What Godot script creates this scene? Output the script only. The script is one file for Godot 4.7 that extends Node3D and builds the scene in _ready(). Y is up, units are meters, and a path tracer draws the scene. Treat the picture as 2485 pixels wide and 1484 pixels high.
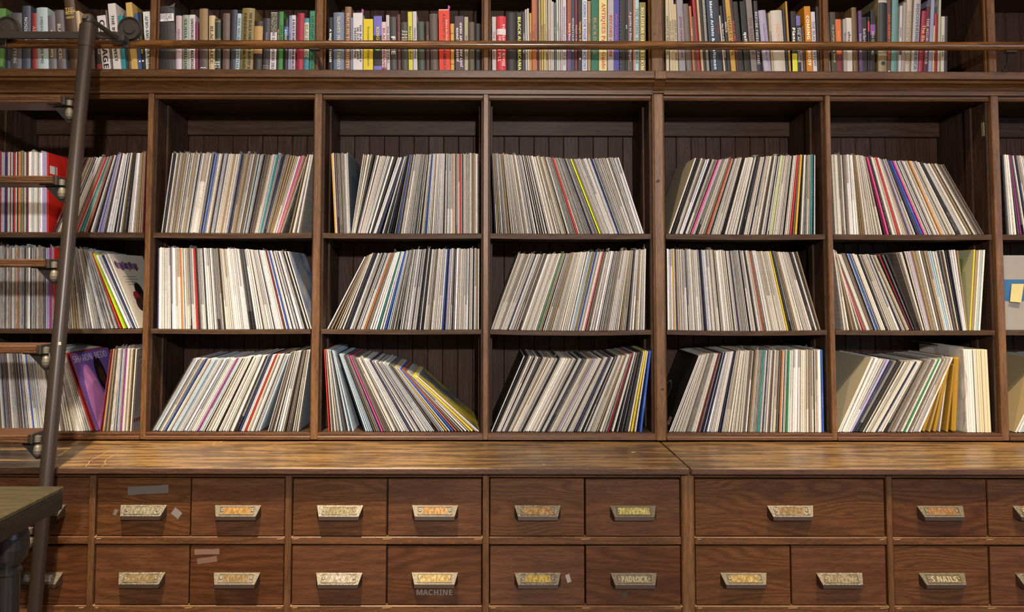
extends Node3D

# ---------------------------------------------------------------- tables (millimetres)
# books on the top shelf: x, width, height, lean of the top | cover | lettering colour | reading direction | title | extras | label
const BOOKS := """
-1894 24.5 258.1 3#5a8a45#888888#n##f band:.0,.1,2f4a3a#green spine at the cut edge on the top shelf left of the first upright
-1869.7 20.4 234.9 -3#273243#888888#n###dark navy cloth book on the top shelf left of the first upright
-1833.4 45.5 240 -6.5#4b4a51#8a8a90#d#LIFE & LETTERS##thick charcoal book in plastic jacket on the top shelf left of the first upright
-1791.3 32.6 268.4 -7.3#3b4458#c9ccd4#u#MORRISON#moon#slate book with orange crescent and white capitals, top shelf
-1760.4 21.2 242 -9.8#8e2f33#c98a80#d#AFRICA##brick red book on the top shelf left of the first upright
-1726.6 43.1 262.8 -13.8#a9bfc6#4a5560#u#the black novelist##wide pale blue book on the top shelf left of the first upright
-1687.5 30.1 232.3 -14.4#6a686f#c9c27a#d#negro poetry##grey book with gold flecks on the top shelf left of the first upright
-1652.4 35 252.3 -20.1#5d575e#d8d2b0#d#BLACK VOICES##crinkled grey plastic jacketed book on the top shelf left of the first upright
-1600.6 39.9 302.2 -36.9#4a3826#c9b060#h#THE|NEGRO|CARAVAN#rules:.36,.82:c9b060#tall brown leaning book with gold rules on the top shelf left of the first upright
-1568.9 15.6 252.5 -32.1#c9b391#7a5a3c#d#songs#band:.0,.36,5a6f95#cream book half behind the ladder on the top shelf left of the first upright
-1539.1 35 219.6 -17.1#4a3a36#8a7a70#n###dark brown book behind the ladder tube on the top shelf left of the first upright
-1504.9 20.4 231.3 -10.2#3a3035#d8d0d0#d#of my soul#band:.02,.16,a2404a#black spine with red foot on the top shelf left of the first upright
-1472.5 33.4 231.3 -29.5#d6d4d8#15151c#d#COURAGE#f big#white book with huge black capitals on the top shelf left of the first upright
-1451.5 5.9 253 -31.6#5d4a3c#6f9a84#n##checks#thin brown and green checked book on the top shelf left of the first upright
-1432.3 30.2 281.2 -32.1#d5d3d4#1a1a20#d#THE BLACK WEST#f#tall white leaning book on the top shelf left of the first upright
-1407.9 16.4 234.9 -22.2#1f8f9c#d8e8ea#d#teal#f#bright teal book on the top shelf left of the first upright
-1395.1 6.7 233.3 -20.4#123c48#888888#n##f#thin dark teal book on the top shelf left of the first upright
-1382.8 12.4 243.3 -27.6#5c4630#888888#n###narrow brown book on the top shelf left of the first upright
-1362.9 24.5 285.6 -33.6#c9ab62#3a3f78#d#AMERICA#f#yellowish tan book, AMERICA lettering on the top shelf left of the first upright
-1342.2 13.2 243.4 -23.9#2f5ea8#d0daf0#d#tales#f dot#blue paperback with white dot on the top shelf left of the first upright
-1327.2 14 245.2 -23.9#17171f#c9b860#d#black tales#f dot#black paperback with white dot on the top shelf left of the first upright
-1306 26.1 248.6 -20.4#dfe3e0#2a3a48#d#AFRO-AMERICAN TALES#f#white paperback, AFRO-AMERICAN TALES lettering on the top shelf left of the first upright
-1285.6 10.7 245.3 -16.7#2b3a2a#8f8a45#n###thin dark green book on the top shelf left of the first upright
-1240.9 74.7 271.2 -15.3#2b2b2f#888888#n##torn note#very thick black binder with white label on the top shelf left of the first upright
-1191.3 22.9 232.5 -5.4#c4aeb4#6a4a78#u#novels#band:.02,.36,c9b9c9#pinkish white book on the top shelf left of the first upright
-1164.1 26.9 235.9 -5.4#9aa79c#22302e#u#SOUTHERN VOICES##grey green book, SOUTHERN lettering on the top shelf left of the first upright
-1137.4 22.1 236 -5.3#d9d3da#17171c#d#UNDERGROUND RAILROAD#f band:.0,.06,3f74a8#white book, UNDERGROUND RAILROAD lettering on the top shelf left of the first upright
-1119.2 9.9 207.9 -4.6#7b2f52#888888#n##f#slim maroon book on the top shelf left of the first upright
-1094 34.2 261.8 -5.6#5d4f4c#c9c9c9#h##band:.42,.99,8a7250 gull#large brown book with tan upper half on the top shelf left of the first upright
-1061.6 24.5 234.6 -4.9#cbb994#3a2620#d#BLACK ALICE##cream book, BLACK ALICE lettering on the top shelf left of the first upright
-1036.5 22.9 218.1 -4.5#2e3b34#d6d6d6#h#326|D46|C.1#low rules:.62,.95:b09a50#dark green cloth book with white call number, top shelf
-1006.7 27.8 243.1 -2.2#6a5650#b8a8a0#h###glossy mauve brown book on the top shelf left of the first upright
-978.3 22.1 258.2 2#3c4256#9aa2b8#h###tall glossy slate book on the top shelf left of the first upright
-959.5 14.8 240 5.2#b6ced4#2f4a66#d#THE NEGRO POTENTIAL#f band:.0,.05,2f4a66#pale blue book with dark bands on the top shelf left of the first upright
-925.3 48.9 264.2 3.9#8a7a4a#2c2718#d#THE BLACK FAMILY IN SLAVERY &|FREEDOM 1750-1925##very thick olive book with dark lettering on the top shelf left of the first upright
-882.3 34.3 212.1 3.4#2d2622#b58f5c#h##band:.38,.9,b58f5c#black book with tan title label on the top shelf left of the first upright
-848.9 26.2 223.8 1.5#3a3b42#8a8a92#d#history#rules:.1,.14:8a8a92#charcoal cloth book on the top shelf left of the first upright
-822.1 24.5 248.8 2#ded9e2#2a3038#u#THE HOUSE I LIVE IN#f low2 band:.68,.99,55544a speck#white and black photo book, HOUSE lettering on the top shelf left of the first upright
-803 9.1 251.3 1.2#2b2a22#c9a860#d#the slave#f#narrow black book on the top shelf left of the first upright
-788.7 14.8 248.9 0.4#3f8c4a#1f2f1f#d#JEWEL NOW#f#green paperback with dark lettering on the top shelf left of the first upright
-771.3 17.2 222.4 0.1#22201f#d8d8d8#d#sounder#band:.7,.86,4a6fa8#black book with blue block on the top shelf left of the first upright
-756.5 9.9 234.9 2.6#8d8fc0#3f4a90#d#voices#f#narrow lavender book on the top shelf left of the first upright
-742 15.6 237.5 -0.1#d8cdd6#2a2030#d#A BLACK WOMAN'S WAR MEMOIRS#f#pinkish white book, MEMOIRS lettering on the top shelf left of the first upright
-715 27.8 245 1.7#a01f3c#d06070#h###crimson cloth book on the top shelf left of the first upright
-689.7 19.7 226 -0.6#3f8fa6#4a5a60#d#BLACK BONDAGE#band:.3,.92,c9c7b0#turquoise book with cream label on the top shelf left of the first upright
-665.7 20.5 254.3 -0.9#2f9a78#0f3f38#u#THE BLACK CAPITALIST#f#tall jade green book on the top shelf left of the first upright
-593.7 19.7 228 -2.9#15141a#e0e0e0#d#A Majestic Habit##black book with white script lettering on the top shelf between upright and thick post
-560.4 42.4 248.1 -3#71829f#ccc9a0#d#SLAVES IN THE FAMILY##thick cloudy blue book, SLAVES lettering on the top shelf between upright and thick post
-525.6 24.6 273.1 -1.4#8a6a52#c9b09a#d#RACE IN THE NORTH##tall tan brown book on the top shelf between upright and thick post
-508.4 6.7 226.7 -2.6#7d93bd#3f5080#d##f#sliver of pale blue book on the top shelf between upright and thick post
-484.1 37.5 245 -2.7#dcdce0#15151a#d#THE BLACK FAMILY|IN SLAVERY AND|FREEDOM 1750-#f flag#thick white book, three lines of black capitals, top shelf
-443.5 37.6 220.3 -2.2#e3cf14#3a3510#d#Runaway to Freedom#f#broad lemon yellow book on the top shelf between upright and thick post
-405.8 31.9 235.4 -2.2#1c1a20#d8d050#d#KING OF#f band:.66,.99,6b66c0 band:.0,.14,6b66c0 ring#black and violet book with green ring on the top shelf between upright and thick post
-380 16.5 208.9 -3.7#ddc9cf#7a1f33#d#BLACK INDIANS#f band:.0,.12,8a2436#pink edged white book on the top shelf between upright and thick post
-364 12.4 238.8 -5.7#c9c4c9#5a4a55#d#THE RISE AND FALL#f#slim pale grey book on the top shelf between upright and thick post
-342.9 25.4 232.3 -5.6#4a4a4c#d8d8d8#d#FREE#big#dark grey glossy book with broad white letters, top shelf
-321.4 13.2 242.3 -5.6#5b3533#9a6a60#d#history##oxblood cloth book on the top shelf between upright and thick post
-298.7 27.8 210.9 -4.4#474a3f#c9c9b8#h#Two|Woods|and the|Story#hi#olive black book with stacked white title on the top shelf between upright and thick post
-275 16.5 252.4 -6.3#d6d243#55551a#d#Martin Luther#f#pale yellow paperback on the top shelf between upright and thick post
-256.8 15.6 252.5 -6.2#c9c9d0#17171c#d#Slavery in America#f#white paperback beside the pale yellow one on the top shelf between upright and thick post
-232.3 28.6 214.4 -6#46504a#888888#n###grey green glossy book on the top shelf between upright and thick post
-208.5 14.8 212.9 -4#4a2f2f#8a5a50#d#negro##dark maroon cloth book on the top shelf between upright and thick post
-181.6 32.7 244.5 -5.9#5f564e#888888#n###thick taupe book in shiny plastic on the top shelf between upright and thick post
-141.1 42.5 259.6 -4.9#e0381c#1f1010#d#A HISTORY OF BLACK AMERICA#flag chip white2:Before the Mayflower#thick scarlet book, HISTORY lettering on the top shelf between upright and thick post
-110.8 15.6 204.9 -1.8#d9ab55#4a3a18#h##rules:.2,.8:6a5530#short yellow tan book on the top shelf between upright and thick post
-81.8 34.3 233.2 -3.6#4a3547#d8d0d4#u#JAMES BALDWIN|JUST ABOVE MY HEAD#f big#plum book with white slanted capitals on the top shelf between upright and thick post
-56 14.8 233.3 -1.7#b1aa8e#5a5540#d#black speech#f#slim stone coloured book on the top shelf between upright and thick post
-34.9 23 210.2 -1.6#5d5548#888888#n###short taupe glossy book on the top shelf between upright and thick post
-9.7 21.3 207 -1.5#2d3033#888888#n###black cloth book on the top shelf between upright and thick post
11.5 14.8 198.8 -1.4#3b4a60#888888#n##flag2#slim blue grey book with red flag on the top shelf between upright and thick post
33.8 20.5 222.1 -1.3#2f3a38#8a9590#h##rules:.7,.9:8a9590#bottle green book on the top shelf between upright and thick post
54.1 15.7 232.1 -1.3#c3bcbe#8a4048#d#The Crusader#f#off white book with red script on the top shelf between upright and thick post
82.6 36.8 233.9 -1.2#cf3340#ecd8d8#u#The Music of|Black Americans#band:.68,.78,d8d0d4#broad rose red book, Music lettering on the top shelf between upright and thick post
122.5 40 248.9 -1.9#262426#888888#n###broad black cloth book on the top shelf between upright and thick post
154.6 19.7 252.4 -1.8#1e1f20#ccd060#d#BLACK AMERICANA#f#black book, yellow AMERICANA lettering on the top shelf between upright and thick post
171.6 11.6 252.5 -0.8#33363a#d8d8d8#d#Collecting Things#f#dark grey book with white lettering on the top shelf between upright and thick post
182.4 6.7 264.1 -3.4#cfcac8#888888#n##f#thin white magazine on the top shelf between upright and thick post
190.5 6.7 265.8 -3.4#d3cdc6#888888#n##f#second thin white magazine on the top shelf between upright and thick post
199.3 8.3 249.2 -1.6#c9a23a#5a4518#d#annual#f#mustard paperback on the top shelf between upright and thick post
212.8 15.7 319.1 -2.3#b8683a#7a2a1f#d#THE GEOGRAPHY OF|AFRICA#f#tall orange brown book on the top shelf between upright and thick post
223.3 2.7 315.8 -2.2#d0c9c4#888888#n##f#sliver white magazine on the top shelf between upright and thick post
229.1 5.9 319.2 -3.1#5c1d24#888888#n##f#thin burgundy book on the top shelf between upright and thick post
236.8 6.7 315.9 -3#b5a07a#888888#n##f#thin tan magazine on the top shelf between upright and thick post
245.3 7.5 315.9 -2.1#c7b46a#5a4c20#d#AMERICAN VISIONS#f#straw yellow magazine on the top shelf between upright and thick post
254.7 8.3 314.3 -2.1#cdba70#5a4c20#d#BLACK HERITAGE#f#second straw yellow magazine on the top shelf between upright and thick post
263.6 6.7 314.3 -2#c9c0b0#8a7a6a#d#journal of#f#off white periodical on the top shelf between upright and thick post
272.1 7.5 312.7 -1.1#c6bcb4#8a7a70#d#journal of arts#f#off white periodical with pink print on the top shelf between upright and thick post
280.2 5.9 312.7 -1#cfc4b4#888888#n##f#cream periodical on the top shelf between upright and thick post
287.5 5.9 296.1 -1#dcd9dc#888888#n##f#short bright white booklet on the top shelf between upright and thick post
295.7 7.5 289.5 -1#6c7078#b0b4ba#d#history#f#slate grey booklet on the top shelf between upright and thick post
305.4 7.5 312.8 -0.9#b8cfc6#4a6a60#d#quarterly#f#mint periodical on the top shelf between upright and thick post
313.9 6.7 312.9 0#cfc9cc#7a6a78#d#the art of collectors#f#white periodical, mint on its left on the top shelf between upright and thick post
321.6 5.9 312.9 0.1#c9c3c6#7a6a78#d#the art of doll#f#third white periodical after the mint one on the top shelf between upright and thick post
333 14 314.6 0.2#cfcad6#6a6080#d#international review of arts#f#wide white periodical on the top shelf between upright and thick post
350 15.7 319.7 1.2#a0503f#d8b0a0#d#Black Beauty#f band:.0,.5,5d3f72#rust book with violet foot on the top shelf between upright and thick post
365.5 12.4 319.7 1.2#1d3d56#c9d2da#u#THE ENCYCLOPEDIA#f#navy book, ENCYCLOPEDIA lettering on the top shelf between upright and thick post
378.9 10 316.4 1.3#7d2438#e0c0c8#d#WHAT A DOLL#f#deep crimson paperback on the top shelf between upright and thick post
392.7 14.9 316.5 1.4#1c1a1c#d0a04a#d#Images in Black#f dot#black book, yellow Images lettering on the top shelf between upright and thick post
411.4 19.7 316.6 1.5#d3d5de#4a5f9a#d#CARING FOR YOUR COLLECTIONS#f#white book, blue CARING lettering on the top shelf between upright and thick post
428.9 12.4 296.6 1.5#a98c63#5a4530#d#portraits##tan glossy book on the top shelf between upright and thick post
452.5 28.7 316.7 1.7#0f6b54#c98048#d#BLACK DOLLS#f#dark green book, orange DOLLS lettering on the top shelf between upright and thick post
485.1 31.9 316.8 1.9#ddd693#a8283a#d#ANTIQUES Price Guide#f big#pale yellow book, red ANTIQUES lettering on the top shelf between upright and thick post
514.8 23 313.6 2#aeabae#9a2a30#d#RECORD GUIDE#f#grey book, red RECORD GUIDE lettering on the top shelf between upright and thick post
538.4 21.4 317 2.2#3a3aa0#a04a90#d#Americana#f#ultramarine book on the top shelf between upright and thick post
562 21.4 313.8 2.3#171616#888888#n##f spiral#black spiral bound book on the top shelf between upright and thick post
577.8 7.5 313.9 2.4#151515#d8d8d0#d#art#f#thin black book beside the spiral one on the top shelf between upright and thick post
592.9 19.7 313.9 2.5#504a4c#b5aaac#d#A guide to Black Colleges#f#charcoal photo book on the top shelf between upright and thick post
607.1 5.9 310.6 2.5#c9906c#888888#n##f#thin peach book on the top shelf between upright and thick post
618.9 14.9 314 2.6#a9cad3#1a2228#d#THE ETHNIC HANDBOOK#f#sky blue book, ETHNIC HANDBOOK lettering on the top shelf between upright and thick post
640.9 24.6 294.1 2.5#83793f#d8d0a0#d#SOLDIERS OF FREEDOM#f bird#olive green book, SOLDIERS lettering on the top shelf between upright and thick post
739.7 11.6 317.8 -0.3#c6bba0#5a5040#d#AMERICAN HERITAGE#f#first cream volume of the matching set on the top shelf right of the thick post
755.5 10 317.8 -3.8#c6ba98#5a5040#d#AMERICAN HERITAGE#f#second cream volume of the matching set on the top shelf right of the thick post
767 10 317.9 -5.5#c3b79c#5a5040#d#AMERICAN HERITAGE#f#third cream volume of the matching set on the top shelf right of the thick post
779.5 11.6 287.9 -7.6#c6b892#5a5040#d#AMERICAN HERITAGE#f#fourth, shortest cream volume of the matching set, top shelf
800.7 24.6 311.3 -9#8f8f9c#7a2030#d#JOHN HENRY TALES#f#grey lavender book with dark red lettering on the top shelf right of the thick post
828.2 23 288.1 -14.6#6c6461#888888#n###taupe grey plastic jacketed book on the top shelf right of the thick post
845.4 8.4 278.2 -14.7#b46c3c#e0c0a0#d#orange#f#slim orange brown book on the top shelf right of the thick post
855.9 10 238.3 -11.8#4f3f36#888888#n##f#short dark brown book on the top shelf right of the thick post
868.6 11.6 314.9 -21.1#9e1f2c#888888#n##f#tall red leaning book on the top shelf right of the thick post
879.8 8.4 314.9 -19.2#bfa784#888888#n##f#tall beige leaning booklet on the top shelf right of the thick post
891.6 10.8 318.3 -19.1#161616#888888#n##f#tall black book left of the torn white edge, top shelf
903.7 10.8 315 -17.3#8d8a80#888888#n##f speck#white torn edge folder on the top shelf right of the thick post
929.9 35.2 318.4 -18.9#1c3650#c9d0da#d#Master Artists & Craftsmen#f#thick blue swirled book on the top shelf right of the thick post
955.5 13.3 305.2 -17.2#1d1c20#8a2a2a#d#shame#f#black book right of the blue swirled one, top shelf
966.7 5.1 240.4 -18.7#c9c5c0#888888#n##f#thin white booklet on the top shelf right of the thick post
975.2 9.2 280.3 -21.3#19181c#c9c9c9#d#The Best of Black Writers#f#slim black paperback with white print on the top shelf right of the thick post
986.8 11.6 312 -20.5#2a2029#b8a8b0#d#MACK#f#slim aubergine book on the top shelf right of the thick post
1003.3 18.1 315.4 -24#c39a3c#2f2410#d#CHARLES WHITE#f#ochre book with dark lettering on the top shelf right of the thick post
1020.8 11.6 312.1 -27.5#3a1a22#d84a50#d#BLACK AMERICAN#f#maroon book, BLACK AMERICAN lettering on the top shelf right of the thick post
1036.5 17.3 298.8 -24.2#171518#8a2a30#d##f#dark book with red script on the top shelf right of the thick post
1058.3 23 298.9 -16.9#141618#e6e6e6#d#quilt#f big#thick black book with bold white word on the top shelf right of the thick post
1083.3 22.2 312.4 -20#7c7675#5a2a30#d#THE GENIUS OF#f#grey book with faded red lettering on the top shelf right of the thick post
1103 14.1 300.8 -11.2#20222c#d0d0d8#d#BEFORE FREEDOM CAME#f#black book, FREEDOM CAME lettering on the top shelf right of the thick post
1140.4 29.6 264.3 -21#a9a5bf#6a6890#d#collected poems of##thick lavender book with foil spots on the top shelf right of the thick post
1159.6 7.6 252.7 -12.1#b3a48c#4a3c30#d#CLARION#f#slim tan book on the top shelf right of the thick post
1188.6 45.9 262.8 -13.5#c9c3b9#c98a50#d#HISTORY##broad cream book with orange smudge on the top shelf right of the thick post
1218.7 8.4 272.9 -13.1#222838#888888#n##f#slim dark navy book on the top shelf right of the thick post
1227.5 6.7 299.6 -12.4#b78c38#888888#n##f#thin tall gold book on the top shelf right of the thick post
1244.3 19 258.1 -4.2#17191f#ece8e0#d#Piano#f big2 band:.0,.34,d6d63a#black book, bold white Piano lettering on the top shelf right of the thick post
1262.5 14.9 244.8 -2.6#1a1d2a#d0d0d8#d#THE AFRO STONE#f band:.82,.98,6a68b0#navy black book with violet block on the top shelf right of the thick post
1276.1 8.4 195 -5.7#a59c9c#5a3a3a#d#ballad#f#short grey booklet on the top shelf right of the thick post
1285 6.7 200.1 -5.5#5c3a28#888888#n##f#short brown booklet on the top shelf right of the thick post
1303.3 23.9 278.3 -7.1#c98215#f0e0c0#d#COMING NOBODY#f#amber orange book on the top shelf right of the thick post
1325.3 15.7 256.7 -5.8#d3cbd6#3a3448#d#THE BLACK CENTURY#f#white book right of the amber one on the top shelf right of the thick post
1341.3 10.8 278.4 -3.3#22222a#888888#n##f#slim black book on the top shelf right of the thick post
1359.4 20.6 251.8 -3.9#6b3a38#b89a90#d#BLACK MUSIC#blotch#rosewood book with white blotch on the top shelf right of the thick post
1380.9 14.9 275.2 -3.2#cbc7bf#5a5a50#d#black people are#f#white book with dark foot on the top shelf right of the thick post
1400.1 20.6 255.3 -3.6#3e3b2c#b5b090#d#Up Jumped the Devil#f#dark olive paperback on the top shelf right of the thick post
1424.1 21.4 230.5 -2.3#7a2430#d89060#d#JAZZ AND#f band:.38,.99,cf6a30#burgundy book with orange upper half on the top shelf right of the thick post
1443.2 13.3 227.2 1.4#a29c98#5a5a5a#d#Women#f#grey white paperback on the top shelf right of the thick post
1462.9 23.1 234 0.7#d0c9c4#2a2420#u#Fitzhugh#f#white paperback with one bold black word on the top shelf right of the thick post
1486.9 19.8 275.6 -2.7#6b5233#888888#n###brown cloth book on the top shelf right of the thick post
1504.9 12.5 260.7 0.6#5a3f72#c9c0d6#d#interracial#f#purple paperback on the top shelf right of the thick post
1523.1 19.8 237.5 2#1f1c28#a8a0b0#d#beloved#f#short blue black book on the top shelf right of the thick post
1537.6 6.7 237.6 3.9#17151a#888888#n##f band:.75,.92,c02a30#thin black book with red tab on the top shelf right of the thick post
1552.2 19 265.9 9.3#191a1b#b0b4b4#d#Jazz Odyssey#f band:.62,.78,7a4a90#black book with violet tab on the top shelf right of the thick post
1594.1 33.7 317.7 8#8d7d5b#c9c9d0#h##band:.42,.93,1a222e rules2 star#broad khaki book with navy title panel on the top shelf right of the thick post
1619.8 13.3 314.5 8.1#5f3f35#c05030#u#AFRICAN AMERICANS#f dot2#brown book, red AFRICAN AMERICANS lettering on the top shelf right of the thick post
1640.5 24.7 317.9 13.7#5f8d8c#888888#n###sea green cloth book on the top shelf right of the thick post
1659 10 283 14.8#c2bcc0#5a4a50#d#dreams#f band:.3,.46,4a3a3c#white paperback with photo foot on the top shelf right of the thick post
1673.2 14.1 296.4 17#98908c#888888#n###grey plastic wrapped book on the top shelf right of the thick post
1693 21.4 314.8 19.4#b5a999#8a7a5a#d#CONTEMPORARIES##pale plastic wrapped book, tan capitals on the top shelf right of the thick post
1718.8 26.3 314.9 23.1#aaa6a3#3a4f7a#d#DISCOVERING AMERICA##pale grey book with blue capitals on the top shelf right of the thick post
1743.2 19 263.4 24#8f1d3c#d8b080#d#The Blue##cherry red book with gold lettering on the top shelf right of the thick post
1763.1 14.1 283.4 22.6#4f1f28#d0c0c4#d#THE NEGRO LEAGUES#f#maroon book, LEAGUES lettering on the top shelf right of the thick post
1779.4 13.3 315.1 21.7#8f95b5#888888#n##f#periwinkle paperback on the top shelf right of the thick post
1790.3 5.1 201.9 11.6#c9b88f#888888#n##f#short thin cream booklet on the top shelf right of the thick post
1805 12.5 253.5 11#9a1f1f#888888#n###blood red book on the top shelf right of the thick post
1816.6 8.4 318.6 16.5#aab0a0#888888#n##f#tall thin pale green book on the top shelf right of the thick post
1828.7 12.5 240.3 10.8#c4c1b4#5a5a50#d#black music#f#last off white book on the top shelf right of the thick post
1841.6 10 240.4 9#3b3a42#888888#n##f#last dark grey book on the top shelf right of the thick post
"""

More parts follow.
